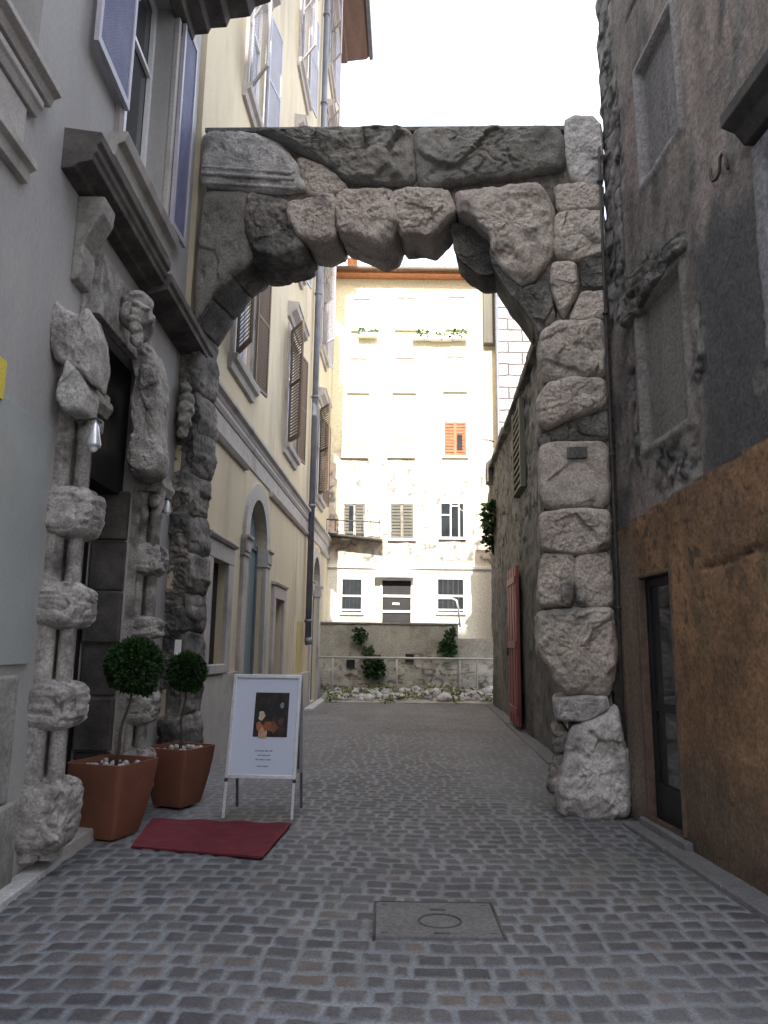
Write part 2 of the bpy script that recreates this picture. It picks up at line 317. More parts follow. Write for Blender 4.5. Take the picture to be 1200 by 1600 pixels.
def stone(F, poly, mt, parent, thick=.55, bulge=.10, amp=.06, seed=0, px=True, N=132, NR=30, name='stone', back=0.0, shrink=-.018, rough=1.0):
    P = [Vector(F.q(*p)) if px else Vector(p) for p in poly]
    for _ in range(2):
        Q = []
        for a, b in zip(P, P[1:]+P[:1]): Q += [a*.88+b*.12, a*.12+b*.88]
        P = Q
    L = [(P[(i+1) % len(P)]-P[i]).length for i in range(len(P))]; T = sum(L)
    c = Vector((0, 0)); A = 0
    for a, b in zip(P, P[1:]+P[:1]):
        cr = a.x*b.y-b.x*a.y; A += cr; c += (a+b)*cr
    c = c/(3*A)
    B = []; i = 0; acc = 0
    for k in range(N):
        t = T*k/N
        while acc+L[i] < t: acc += L[i]; i += 1
        f = (t-acc)/L[i]; B.append(P[i].lerp(P[(i+1) % len(P)], f))
    B = np.array([(b.x, b.y) for b in B]); c = np.array(c); R = B-c; rl = np.linalg.norm(R, axis=1, keepdims=True); R = R*(1-shrink/rl)
    sz = math.sqrt(abs(A)/2); bulge = min(bulge, sz*.3)
    rr = [1-(1-i/NR)**1.35 for i in range(NR+1)]; rings = [(r, bulge*(1-r**(10+seed % 5))**.7 if r < 1 else 0) for r in rr]
    ns = 7; rings += [(1-.03*math.sin(math.pi*k/ns), -thick*k/ns) for k in range(1, ns+1)]; rings += [(.6, -thick-bulge*.4), (.0, -thick-bulge*.5)]
    G = np.zeros((len(rings), N, 3))
    for j, (r, o) in enumerate(rings):
        G[j, :, :2] = c+R*r; G[j, :, 2] = o+back
    Q = G+np.array([seed*3.7, seed*1.3, seed*.7])
    wr = np.array([min(1, 5*(1-r))*.75+.25 for r, o in rings])[:, None]
    Qw = Q+.06*fbm(Q*3.3, 2, seed+30)[..., None]; f1, e1 = facet(Qw*2.1, seed+50); f2, e2 = facet(Qw*6.0, seed+60); f3, e3 = facet(Q*21, seed+70)
    big = fbm(Q*2.6, 3, seed); rg = ridge(Q*4.5, 3, seed+5)-.62; fn = fbm(Q*13, 3, seed+9)
    fac = np.abs(vn(Q*np.array([3.1, 3.1, 3.1])+4, seed+3)-.5)      # long fracture lines
    crack = -np.exp(-(fac/.03)**2)*.5
    G[..., 2] += wr*rough*(amp*.7*big+amp*1.15*f1+amp*.34*f2+amp*.13*f3+amp*.30*fn+amp*.28*fbm(Q*32, 3, seed+80)+amp*crack*.35)
    G[..., :2] += (R/rl)[None]*(amp*.45*(big+.5*f2+.5*fn))[..., None]*np.array([1 if (r > .9) else r*.5 for r, o in rings])[:, None, None]
    d, n = F.d, F.n
    X = np.stack([F.a.x+d.x*G[..., 0]+n.x*G[..., 2], F.a.y+d.y*G[..., 0]+n.y*G[..., 2], G[..., 1]], -1)
    X = np.concatenate([X, X[:, :1]], 1)
    return grid_obj(name, X, mt, parent)
def leaves(mb, c, r, n, size, seed=0, shell=.75, needle=False, sq=(1, 1, 1)):
    R = random.Random(seed); c = Vector(c)
    for _ in range(n):
        d = Vector((R.gauss(0, 1), R.gauss(0, 1), R.gauss(0, 1))).normalized()
        rr = r*(shell+(1-shell)*R.random()**.6)
        rr *= 1+.09*float(math.sin(d.x*5+seed)*math.sin(d.y*6+1)*math.sin(d.z*5+2))
        p = c+Vector((d.x*sq[0], d.y*sq[1], d.z*sq[2]))*rr
        t = (d+Vector((R.gauss(0, .6), R.gauss(0, .6), R.gauss(0, .6)))).normalized(); s = t.orthogonal().normalized(); s.rotate(Matrix.Rotation(R.random()*6.28, 3, t))
        L = size*(.6+.8*R.random()); wd = L*(.22 if needle else .4)
        mb.add([p-s*wd*.3, p+t*L*.5-s*wd, p+t*L, p+t*L*.5+s*wd], [(0, 1, 2, 3)])
# ------------------------------------------------------------------ planes of the place
L1 = Fac((-2.46, 2.0), (-2.55, 8.7), 1)
L2 = Fac((-2.49, 8.4), (-2.11, 19.5), 1)
R1 = Fac((2.58, 5.2), (2.47, 7.62), -1)
R2 = Fac((2.45, 8.3), (3.22, 22.0), -1)
AR = Fac((-2.60, 8.71), (2.52, 7.61), 1)
HY = 25.2
HO = Fac((-9.0, HY), (9.0, HY), 1)
RW = Fac((-9.0, 23.6), (9.0, 23.6), 1)
# ------------------------------------------------------------------ ground
tag(MB().add([(-400, -400, -.06), (400, -400, -.06), (400, 400, -.06), (-400, 400, -.06)], [(0, 1, 2, 3)]).build('ground', m_base), kind='structure')
def make_setts():
    ys = [2.6]
    while ys[-1] < 24.2: ys.append(ys[-1]*1.0042)
    ys = np.array(ys); xs = np.arange(-2.75, 3.55, .0165)
    X, Y = np.meshgrid(xs, ys)
    wv = fbm(v3(X*.5, Y*.5), 2, 3); w2 = fbm(v3(X*.9+7, Y*.9), 2, 4)
    V = Y+.10*wv+.05*np.sin(X*1.7+.6)+.018*fbm(v3(X*5, Y*5), 2, 6); rp = .150
    row = np.floor(V/rp).astype(int); fv = V/rp-row
    U = X+.07*w2+.02*fbm(v3(X*6+3, Y*4), 2, 8)+hsh(row, row*0, row*0, 5)*.6; cp = .168
    k = np.floor(U/cp).astype(int)
    j0 = (hsh(k, row, row*0, 11)-.5)*.5; j1 = (hsh(k+1, row, row*0, 11)-.5)*.5
    fu = U/cp-k; k2 = np.where(fu < j0, k-1, np.where(fu > 1+j1, k+1, k))
    lo = k2+(hsh(k2, row, row*0, 11)-.5)*.5; hi = k2+1+(hsh(k2+1, row, row*0, 11)-.5)*.5
    du = np.minimum(U/cp-lo, hi-U/cp)*cp; dv = np.minimum(fv, 1-fv)*rp
    rs = hsh(k2, row, row*0, 23); rs2 = hsh(k2, row, row*0, 31)
    jw = .010+.014*rs2+.009*fbm(v3(X*14, Y*14), 2, 12)
    d = np.minimum(du, dv)-jw; d = np.where((du < .05) & (dv < .05), d-.25*np.clip(.035-np.hypot(du, dv), 0, 1), d)
    st = sstep(-.003, .010, d)
    dust = sstep(-.12, .42, fbm(v3(X*.55+2, Y*.32+1), 4, 15)+.30*sstep(4.6, 6.2, Y)-.05*(X > 1.5)+.15*fbm(v3(X*5, Y*5), 3, 61))
    Z = .010*st*(1-.6*dust)+.006*(rs-.5)*st+.003*fbm(v3(X*18, Y*18), 3, 2)+.018*wv-.02
    t = rs[..., None]; A = np.array([.064, .062, .070]); B = np.array([.112, .105, .108]); C = np.array([.12, .098, .09])
    A = A*.78; B = B*.86; col = A*(1-t)+B*t; col = np.where((rs2 > .86)[..., None], C, col)
    jc = np.array([.172, .182, .194])*(1+.25*fbm(v3(X*7, Y*7), 3, 40))[..., None]
    stc = col*(1+.3*fbm(v3(X*22, Y*22), 3, 19))[..., None]
    mixd = .10+.60*dust; stc = stc*(1-mixd[..., None])+np.array([.138, .138, .146])*mixd[..., None]
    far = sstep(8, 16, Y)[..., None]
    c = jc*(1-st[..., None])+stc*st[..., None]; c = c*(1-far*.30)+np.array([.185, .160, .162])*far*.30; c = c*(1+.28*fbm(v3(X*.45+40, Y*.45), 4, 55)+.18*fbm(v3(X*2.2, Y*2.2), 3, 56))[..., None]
    moss = sstep(.2, .5, fbm(v3(X*.7+20, Y*.7), 3, 50))[..., None]*.22; c = c*(1-moss)+np.array([.10, .115, .085])*moss
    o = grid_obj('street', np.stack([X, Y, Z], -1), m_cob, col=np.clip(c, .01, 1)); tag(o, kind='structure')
make_setts()
def kerb(a, b, w, h, name='kerb', mt=m_kerb, z0=-.05, n=6, lab=None):
    a, b = Vector(a), Vector(b); d = (b-a)/n; s = Vector((-d.y, d.x, 0)).normalized()*w; o = MB()
    for i in range(n):
        p = a+d*i+d*.01; q = a+d*(i+1)-d*.01; j = Vector((0, 0, rnd.uniform(-.006, .006)))
        o.hexa([Vector((v.x, v.y, z0)) for v in (p, q, q+s, p+s)]+[Vector((v.x, v.y, h))+j for v in (p, q, q+s, p+s)])
    return tag(o.build(name, mt, bevel=.008), kind='structure')
kerb((-2.18, 2.0, 0), (-2.36, 6.1, 0), .16, .035)
kerb((-2.10, 14.2, 0), (-2.00, 19.4, 0), .16, .05, n=5)
kerb((-1.72, 18.9, 0), (-1.62, 23.2, 0), .22, .06, n=4)
kerb((2.43, 2.5, 0), (2.26, 7.3, 0), -.22, .022, mt=m_slab, n=5)
kerb((2.22, 8.6, 0), (3.0, 21.8, 0), -.35, .012, mt=m_slab, n=12)
# patches of slabs by the doorstep and drain cover in the paving
c = gnd(687, 1441)
mh = thing('inspection_cover', 'rectangular stone slab drain cover with a round lid in the setts', 'drain cover', (c.x, c.y, 0))
MB().box(-.02, .70, 4.48, 5.04, -.04, .006).build('slab', m_slab, mh, bevel=.006)
r = MB(); r.tube([(c.x+.125*math.cos(a*math.pi/12), c.y+.11*math.sin(a*math.pi/12), .006) for a in range(25)], .007, 6, False)
for yy in (-.19, .19): r.box(c.x-.045, c.x+.045, c.y+yy-.012, c.y+yy+.012, .004, .010)
r.box(-.035, -.022, 4.47, 5.05, -.04, .008); r.box(.702, .716, 4.47, 5.05, -.04, .008); r.box(-.035, .716, 5.042, 5.052, -.04, .007)
for xx, yy in ((.03, 4.53), (.65, 4.53), (.03, 4.99), (.65, 4.99)): r.box(xx-.018, xx+.018, yy-.008, yy+.008, .002, .0075)
r.build('rim', m_cornice, mh)
# ------------------------------------------------------------------ LEFT NEAR BUILDING with portal
b1 = thing('portal_building', 'grey beige building with a carved stone portal left of the arch', 'building', L1.W(3.5, 0))
wu0, wz0 = L1.q(195, 213); wu1, _ = L1.q(268, 357); wz0 = 6.15; wz1 = 9.0; wu0 -= .22; wu1 -= .34
dz = 4.35; d0, d1 = 3.85, 5.25
wall_holes(L1, -1.2, 6.68, 0, 11.0, [(wu0+.05, wu1-.05, wz0, wz1), (d0, d1, .02, dz), (1.0, 2.55, 5.55, 7.6)], .45, MB()).build('wall', m_plL1, b1)
bd = MB().fbox(L1, -1.2, 6.68, -.05, 11.0, -9, -.47); bd.fbox(L1, 6.681, 6.70, 0, 11.0, -9, -.002); bd.fbox(L1, -1.2, 6.72, 11.0, 11.2, -9, .25); bd.build('side_walls', m_plL1, b1)
# portal
po = MB(); po.fbox(L1, d0-.22, d0-.02, .0, dz+.2, -.02, .03); po.fbox(L1, d1+.02, d1+.55, .0, dz+.3, -.02, .08); po.fbox(L1, d0-.02, d1+.02, dz, dz+.55, -.02, .08)
portal = po.build('portal', m_portal, b1, bevel=.01)
MB().fbox(L1, d0-.01, d1+.01, -.04, .10, -.44, .16).build('threshold', m_trim, portal, bevel=.01)
MB().fbox(L1, d0+.002, d1-.002, 3.05, dz-.002, -.40, -.10).build('recess_shade_block', m_dark, portal)  # black box added to imitate deep shade in the top of the doorway
dl = MB(); dl.fbox(L1, d0, d0+.66, .1, dz, -.44, -.38); dl.fbox(L1, d0+.70, d1, .1, dz, -.44, -.39)
for k in range(5): dl.fbox(L1, d0+.08, d0+.58, .3+.8*k, .95+.8*k, -.40, -.365); dl.fbox(L1, d0+.78, d1-.08, .3+.8*k, .95+.8*k, -.40, -.372)
dl.build('door', m_dark, portal, bevel=.006)
cz = .10; rv = MB()
for k in range(6):                                   # rusticated far reveal
    h = .50; rv.fbox(L1, d1-.035-.05*(k % 2), d1-.001, cz+.005, cz+h-.012, -.36, -.01); cz += h
rv.build('reveal_blocks', m_cornice, portal, bevel=.02)  # doorway shade is put into this dark stone colour
def rusticated(F, u, o, w, d, z0, z1, seed, amp=.03, mt=None, parent=None, name='band'):
    """rounded block carved all over with wormy grooves"""
    n, m = 120, 54; G = np.zeros((m+1, n+1, 3))
    th = np.linspace(0, 2*math.pi, n+1); e = .42
    sx = np.sign(np.cos(th))*np.abs(np.cos(th))**e; sy = np.sign(np.sin(th))*np.abs(np.sin(th))**e
    for j in range(m+1):
        t = -1+2*j/m; k = (1-abs(t)**5*.97)**.5 if abs(t) < 1 else .2
        if j in (0, m): k = .01
        G[j, :, 0] = u+sx*w/2*k; G[j, :, 1] = o+sy*d/2*k; G[j, :, 2] = (z0+z1)/2+t*(z1-z0)/2
    Q = G*np.array([1, 1, 1])+seed
    Q[:, -1] = Q[:, 0]; pit = sstep(.15, .45, fbm(Q*19, 2, seed+4)); dsp = amp*(fbm(Q*9, 3, seed)*.9-.9*pit+.3*fbm(Q*40, 2, seed+1))+amp*.6*fbm(Q*4, 2, seed)
    dirx, diry = np.cos(th), np.sin(th); G[..., 0] += dsp*dirx; G[..., 1] += dsp*diry; G[1:-1, :, 2] += .3*dsp[1:-1]
    X = np.stack([F.a.x+F.d.x*G[..., 0]+F.n.x*G[..., 1], F.a.y+F.d.y*G[..., 0]+F.n.y*G[..., 1], G[..., 2]], -1)
    return grid_obj(name, X, mt or m_portal, parent)
def column(F, u, o, zcap, bands, wb, db, label, seed, base=.10):
    c = MB()
    for du, do, rr in ((-.04, .09, .058), (-.10, -.03, .06), (.13, .04, .05)):
        p = F.W(u+du, base, o+do)
        c.lathe((p.x, p.y, p.z), [(rr*1.25, 0), (rr*1.25, .06), (rr*1.05, .10), (rr, .14), (rr*.93, zcap-base-.30), (rr*1.12, zcap-base-.28), (rr*1.12, zcap-base-.24), (rr*.95, zcap-base-.22), (rr*1.35, zcap-base-.06), (rr*1.4, zcap-base)], 18)
    col = c.build('column', m_portal, portal); col['label'] = label
    MB().fbox(F, u-.17, u+.19, base, zcap-.05, -.02, .06).build('pilaster', m_portal, portal, bevel=.01)
    cp = MB(); cp.prof(F, u-.24, u+.24, [(-.1, zcap-.04), (o+.15, zcap-.04), (o+.17, zcap), (o+.19, zcap+.03), (o+.19, zcap+.08), (o+.16, zcap+.10), (o+.16, zcap+.15), (-.1, zcap+.15)])
    for k in (-.15, .0, .15): 
        p = F.W(u+k, zcap-.13, o+.10); cp.ball(p, (.06, .06, .075), 8, 6, .3, 3)
    cp.build('capital', m_portal, col, bevel=.008)
    for i, (z0, z1) in enumerate(bands): rusticated(F, u, o, wb, db, z0, z1, seed+i, parent=col)
cu, cz1 = L1.q(97, 640); cz1 = 3.45
def zat(px, py, F=L1): return F.q(px, py)[1]
column(L1, cu+.12, .07, cz1, [(zat(85, 845), zat(90, 757)), (zat(78, 985), zat(82, 908)), (zat(65, 1140), zat(68, 1060)), (.12, zat(50, 1212))], .44, .46, 'near portal column cluster with rough carved bands', 40)
cu2 = L1.q(220, 760)[0]; cz2 = L1.q(215, 765)[1]
column(L1, cu2, .10, cz2, [(zat(218, 905), zat(218, 850)), (zat(212, 1000), zat(212, 962)), (zat(205, 1130), zat(205, 1070)), (.12, .62)], .40, .42, 'far portal column with rough carved bands', 60)
# carved figures above the capitals: voxel-joined lumps
def sculpt(name, parts, mt, parent, voxel=.014, amp=.028, label=None):
    mb = MB()
    for c, r in parts: mb.ball(c, r, 14, 10, .06, int(abs(c[2]*97)) % 50)
    o = mb.build(name, mt, parent); o['label'] = label
    m = o.modifiers.new('join', 'REMESH'); m.mode = 'VOXEL'; m.voxel_size = voxel; m.use_smooth_shade = True
    s = o.modifiers.new('soft', 'SMOOTH'); s.iterations = 1; s.factor = .4
    t = bpy.data.textures.new(name, 'VORONOI'); t.noise_scale = .07; t.distance_metric = 'DISTANCE'; t.noise_intensity = 1.3
    d = o.modifiers.new('carve', 'DISPLACE'); d.texture = t; d.strength = amp; d.mid_level = .5; d.texture_coords = 'LOCAL'
    return o
def fp(px, py, o, F=L1):
    u, z = F.q(px, py, o); return F.W(u, z, o)
def rel(px, py, o, lst, F=L1):
    u, z = F.q(px, py, o); return [(F.W(u+du, z+dz_, o+do), r) for du, dz_, do, r in lst]
def wide(l, k=1.6): return [(c, (r[0]*1.0, r[1]*1.0, r[2])) for c, r in l]
PF = Fac((-3.2, 5.22), (-1.0, 5.22), 1); PG = Fac((-3.4, 6.92), (-1.0, 6.92), 1)
def carved(F, polys, name, lab, mt, th=.22, seed=200):
    o = None
    for k, (p, bu, am) in enumerate(polys):
        q_ = stone(F, p, mt, portal if o is None else o, th, bu, am, seed=seed+k, N=90, NR=20, name=name if o is None else 'carved_detail')
        if o is None: o = q_; o['label'] = lab
    return o
carved(PF, [([(79, 533), (82, 498), (90, 474), (103, 488), (125, 500), (138, 484), (149, 520), (154, 560), (146, 602), (130, 586), (112, 572), (90, 558)], .07, .035), ([(96, 520), (118, 512), (136, 524), (134, 552), (112, 560), (98, 548)], .10, .03)], 'carved_shield', 'rough carved coat of arms shield standing on the near capital', m_portal)
carved(PF, [([(108, 565), (128, 584), (136, 612), (130, 642), (100, 640), (92, 618), (102, 590)], .08, .02)], 'shield_pedestal', 'smooth pedestal under the carved shield', m_pale, .2, 210)
hd = rel(213, 495, .22, [(0, .02, 0, (.15, .13, .17)), (0, .13, .0, (.15, .12, .10)), (-.12, -.01, .02, (.03, .035, .045)), (-.10, .07, .03, (.05, .06, .03)), (-.09, .04, .10, (.05, .035, .025)), (-.10, -.08, .02, (.05, .07, .035)),
    (-.09, -.15, .03, (.06, .07, .06)), (-.04, -.22, .03, (.06, .07, .09)), (-.08, .07, -.07, (.04, .03, .025)), (-.02, -.03, .14, (.04, .04, .05)), (.06, -.06, .05, (.10, .10, .16)), (-.06, .17, .02, (.08, .08, .05))])
sculpt('carved_head', hd, m_portal, portal, voxel=.010, amp=.010, label='carved bearded male head under the cornice')
carved(PG, [([(200, 535), (222, 532), (242, 548), (252, 590), (248, 640), (250, 690), (244, 742), (206, 742), (202, 705), (210, 680), (206, 630), (214, 590), (206, 560)], .08, .05), ([(208, 690), (246, 686), (252, 712), (246, 738), (204, 740), (200, 712)], .12, .05), ([(222, 570), (246, 580), (250, 620), (236, 650), (222, 620)], .12, .05)], 'carved_figure', 'carved half figure with drapery over the far capital', m_portal, .25, 220)
carved(PG, [([(150, 470), (160, 446), (178, 440), (190, 456), (188, 480), (180, 492), (162, 490)], .09, .03), ([(158, 492), (182, 494), (190, 516), (180, 534), (164, 530)], .09, .03), ([(160, 532), (180, 536), (178, 560), (166, 566), (158, 552)], .07, .03)], 'carved_scroll', 'carved scroll hanging over the doorway', m_portal, .2, 230)
sculpt('carved_garland', rel(290, 640, .14, [(0, 0, 0, (.10, .12, .10)), (.02, .12, 0, (.09, .10, .09)), (-.02, -.14, 0, (.08, .10, .11)), (0, .26, -.02, (.07, .08, .09)), (0, -.28, -.02, (.06, .08, .09))]), m_plinth, portal, label='weathered garland beside the arch pillar')
bk = MB(); ua, za = L1.q(120, 470)
bk.prof(L1, ua-.16, ua+.10, [(-.01, 4.42), (.06, 4.44), (.09, 4.60), (.08, 4.74), (.15, 4.90), (.21, 5.02), (.22, 5.16), (-.01, 5.16)])
bk.build('bracket', m_plinth, portal, bevel=.02)
# big cornice over the portal
c0 = L1.q(97, 240)[0]; cE = L1.q(309, 545, .1)[0]; cm = L1.q(205, 400)[0]; zc = 5.22
co = MB()
co.prof(L1, c0, cm+.35, [(-.02, zc-.06), (.10, zc-.04), (.12, zc-.01), (.235, zc+.02), (.24, zc+.07), (.26, zc+.10), (.26, zc+.15), (.29, zc+.18), (.29, zc+.26), (-.02, zc+.30)])
co.prof(L1, cm+.352, cE, [(-.02, zc-.10), (.10, zc-.08), (.28, zc-.03), (.28, zc+.03), (.31, zc+.06), (.31, zc+.14), (-.02, zc+.20)])
co.build('cornice', m_cornice, portal, bevel=.008)
# shuttered window above the cornice
win = window_unit(L1, b1, wu0+.05, wu1-.05, wz0, wz1, hood=False, sh=None, glass=m_glass, fw=.10, dep=.28, label='tall window with blue mesh shutters above the portal cornice')
d_, n_ = v2(L1)
def mesh_shutter(uu, sgn, ang, w, z0, z1):
    a = math.radians(ang); ud = d_*(sgn*math.cos(a))+n_*math.sin(a); nd = n_*math.cos(a)-d_*(sgn*math.sin(a)); A = L1.W(uu, 0, .06)
    def P(s_, z, t): return Vector((A.x+ud.x*s_+nd.x*t, A.y+ud.y*s_+nd.y*t, z))
    def bx(m, a0, a1, c0_, c1_, t0, t1): m.hexa([P(a0, c0_, t0), P(a1, c0_, t0), P(a1, c0_, t1), P(a0, c0_, t1), P(a0, c1_, t0), P(a1, c1_, t0), P(a1, c1_, t1), P(a0, c1_, t1)])
    f = MB(); bx(f, 0, .05, z0, z1, 0, .04); bx(f, w-.05, w, z0, z1, 0, .04); bx(f, .05, w-.05, z0, z0+.07, 0, .04); bx(f, .05, w-.05, z1-.07, z1, 0, .04)
    s = f.build('shutter', m_lilac, win)
    g = MB(); z = z0+.07
    while z < z1-.09: bx(g, .05, w-.05, z, z+.012, .022, .028); z += .03
    s_ = .06
    while s_ < w-.06: bx(g, s_, s_+.010, z0+.07, z1-.07, .012, .018); s_ += .03
    g.build('mesh_panel', m_lattice, s)
mesh_shutter(wu0+.02, -1, 1, .82, wz0+.32, wz1)
mesh_shutter(wu1+.04, 1, 3, .50, wz0+.12, wz1)
MB().tube([L1.W(wu0+.25, wz1-.2-.9*k/10, .02+.14*math.sin(math.pi*k/10)) for k in range(11)], .009, 6).build('cable', m_white, win)
# near window at the picture's left edge
nu1 = L1.q(82, 192, .1)[0]; nz = 5.42
ap = MB()
ap.prof(L1, .7, nu1, [(-.02, nz-.06), (.08, nz-.06), (.10, nz), (.15, nz+.02), (.15, nz+.07), (-.02, nz+.08)])
ap.prof(L1, .75, nu1-.12, [(-.02, nz-.24), (.05, nz-.24), (.07, nz-.19), (.09, nz-.17), (.09, nz-.12), (-.02, nz-.12)])
ap.fbox(L1, .8, nu1-.22, 4.84, nz-.25, -.02, .03); ap.prof(L1, .75, nu1-.14, [(-.02, 4.66), (.05, 4.66), (.06, 4.74), (.10, 4.76), (.10, 4.82), (-.02, 4.83)])
wn = ap.build('window', m_trim, b1, bevel=.006); wn['label'] = 'moulded sill and apron of the window nearest the viewer'
MB().fbox(L1, .98, 2.57, 5.53, 7.62, -.30, -.26).build('pane', m_glass, wn)
# balcony/eaves slab far above
ue = L1.q(287, 66)[0]; ze = L1.q(287, 66)[1]
MB().prof(L1, ue-1.9, ue, [(-.02, ze), (.12, ze+.02), (.14, ze+.10), (.30, ze+.12), (.33, ze+.20), (.52, ze+.22), (.56, ze+.34), (.80, ze+.38), (.86, ze+.52), (1.05, ze+.60), (1.08, ze+.8), (-.02, ze+.8)]).build('balcony', m_cornice, b1, bevel=.012)
# pale panel, yellow sign, plinth
pu = L1.q(72, 690)[0]
pn = MB().fbox(L1, -1.1, pu, 1.45, 3.16, .002, .035).build('cladding_panel', m_panel, b1, bevel=.004)
ys = tag(MB().fbox(L1, L1.q(0, 575)[0]-.5, L1.q(10, 600)[0]-.11, 3.12, 3.38, .037, .05).build('yellow_sign', m_yellow, bevel=.003), 'plain yellow sign plate on the wall at the left edge', 'sign')
pl = MB()
for k in range(6): pl.fbox(L1, -1.05+.72*k, -1.05+.72*k+.70, -.04, .55, -.01, .07); pl.fbox(L1, -1.3+.74*k, -1.3+.74*k+.72, .56, 1.38, -.01, .05)
pl.build('plinth', m_plinth, b1, bevel=.02)
# small lanterns on the portal
def lamp(px, py, o, lab, s=1.0):
    p = fp(px, py, o); t = thing('wall_lamp', lab, 'lamp', p)
    q_ = Vector(p)
    MB().tube([q_-Vector((.16, 0, -.12))*s, q_+Vector((0, 0, .14))*s, q_+Vector((.05, 0, .10))*s], .010*s, 6).build('bracket', m_iron, t)
    MB().lathe(q_+Vector((0, 0, -.12*s)), [(.0, .0), (.055*s, .0), (.06*s, .03*s), (.042*s, .12*s), (.03*s, .19*s), (.012*s, .22*s), (0, .24*s)], 14).build('shade', m_alu, t)
    MB().ball(q_+Vector((0, 0, -.13*s)), .035*s, 10, 6).build('bulb', m_white, t)
lamp(148, 678, .36, 'silver lamp hanging beside the near portal capital', .85)
lamp(262, 792, .30, 'small lamp beside the far portal capital', .6)
sp = fp(278, 1012, .22)
tag(MB().box(sp.x-.035, sp.x+.035, sp.y-.01, sp.y+.01, sp.z-.09, sp.z+.09).build('notice', m_white), 'small white notice between the two ball topiaries', 'notice')
# ------------------------------------------------------------------ STONE ARCH
ar = thing('stone_arch', 'ancient weathered stone arch spanning the narrow street', 'arch', (0, 8.3, 0))
tops = [
 ([(318, 206), (400, 210), (440, 226), (468, 262), (480, 300), (440, 304), (390, 299), (316, 292)], m_pale, .6, .08, .035),
 ([(398, 206), (480, 203), (560, 203), (645, 203), (650, 288), (600, 294), (545, 287), (512, 264), (470, 240), (440, 226)], m_mid, .6, .13, .07),
 ([(646, 203), (760, 203), (880, 202), (884, 268), (850, 272), (800, 282), (720, 288), (680, 299), (658, 292), (649, 255)], m_mid, .6, .12, .06),
 ([(882, 192), (895, 184), (925, 183), (940, 200), (943, 282), (932, 292), (893, 286), (884, 250)], m_pale, .7, .07, .04),
 ([(464, 245), (512, 262), (545, 296), (505, 308), (478, 302)], m_stone, .5, .06, .04)]
vous = [
 ([(318, 300), (385, 302), (395, 330), (382, 360), (396, 400), (385, 412), (362, 425), (332, 462), (305, 505), (306, 440)], m_mid, .55, .05, .022),
 ([(386, 305), (450, 315), (462, 350), (478, 388), (462, 402), (425, 412), (400, 405), (384, 352)], m_pier, .5, .09, .06),
 ([(450, 318), (520, 308), (528, 330), (524, 372), (500, 382), (474, 378), (452, 350)], m_stone, .55, .12, .05),
 ([(527, 300), (612, 298), (622, 350), (612, 380), (590, 392), (560, 378), (530, 368), (524, 330)], m_stone, .52, .12, .06),
 ([(611, 300), (702, 296), (712, 330), (690, 352), (672, 372), (648, 366), (628, 370), (618, 350)], m_stone, .52, .10, .06),
 ([(712, 300), (790, 292), (842, 290), (868, 330), (865, 400), (838, 438), (812, 448), (790, 428), (764, 398), (768, 372), (738, 346), (714, 335)], m_stone, .6, .10, .06),
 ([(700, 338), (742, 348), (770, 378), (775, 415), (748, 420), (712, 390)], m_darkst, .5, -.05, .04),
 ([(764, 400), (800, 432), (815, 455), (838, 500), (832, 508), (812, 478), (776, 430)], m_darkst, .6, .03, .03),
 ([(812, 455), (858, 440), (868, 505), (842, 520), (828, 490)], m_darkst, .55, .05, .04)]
pil = [
 ([(866, 290), (940, 290), (943, 330), (870, 332)], m_stone, .6, .07, .04), ([(867, 336), (905, 330), (943, 334), (945, 400), (900, 410), (868, 400)], m_stone, .7, .1, .05),
 ([(862, 412), (900, 412), (903, 455), (880, 500), (864, 462)], m_stone, .6, .07, .04), ([(906, 408), (945, 404), (944, 450), (908, 456)], m_darkst, .6, .07, .04), ([(908, 460), (944, 454), (945, 500), (888, 508)], m_stone, .6, .06, .04),
 ([(846, 522), (875, 506), (940, 500), (947, 550), (944, 590), (880, 600), (850, 595), (842, 560)], m_stone, .75, .14, .06),
 ([(840, 628), (855, 602), (900, 592), (945, 594), (947, 640), (900, 655), (858, 672), (842, 665)], m_stone, .75, .15, .05),
 ([(856, 675), (905, 655), (948, 642), (950, 688), (865, 690)], m_darkst, .6, .05, .04),
 ([(843, 697), (870, 692), (950, 691), (952, 795), (844, 795)], m_stone, .8, .10, .03),
 ([(842, 800), (897, 798), (952, 797), (953, 858), (900, 866), (844, 861)], m_stone, .8, .10, .05),
 ([(845, 866), (897, 866), (897, 948), (838, 948)], m_stone, .8, .09, .04), ([(899, 866), (953, 862), (956, 950), (900, 949)], m_stone, .8, .09, .04),
 ([(836, 955), (900, 951), (957, 950), (962, 1030), (950, 1086), (885, 1084), (865, 1060), (838, 1015)], m_stone, .85, .13, .07),
 ([(866, 1092), (905, 1086), (946, 1087), (950, 1108), (920, 1126), (870, 1125)], m_pale, .7, .12, .03),
 ([(892, 1138), (925, 1126), (966, 1098), (979, 1190), (985, 1270), (938, 1285), (876, 1270), (868, 1232), (884, 1182)], m_pale, .8, .2, .06)]
for i, (p, mt, th, bu, am) in enumerate(tops+vous+pil): stone(AR, p, mt, ar, th, bu, am, seed=i+1, name='stone', back=-.12 if bu < 0 else 0)
# small rubble at the pier's street side
for i, (x, y, s) in enumerate([(874, 1165, 9), (880, 1150, 8), (876, 1192, 9), (870, 1210, 10), (866, 1228, 9), (880, 1178, 8), (850, 690, 9), (872, 1140, 8)]):
    k = 7; stone(AR, [(x+s*math.cos(a*6.283/k+i), y+s*1.1*math.sin(a*6.283/k+i)) for a in range(k)][::-1], m_pier, ar, .35, .04, .02, seed=90+i, N=28, NR=6)
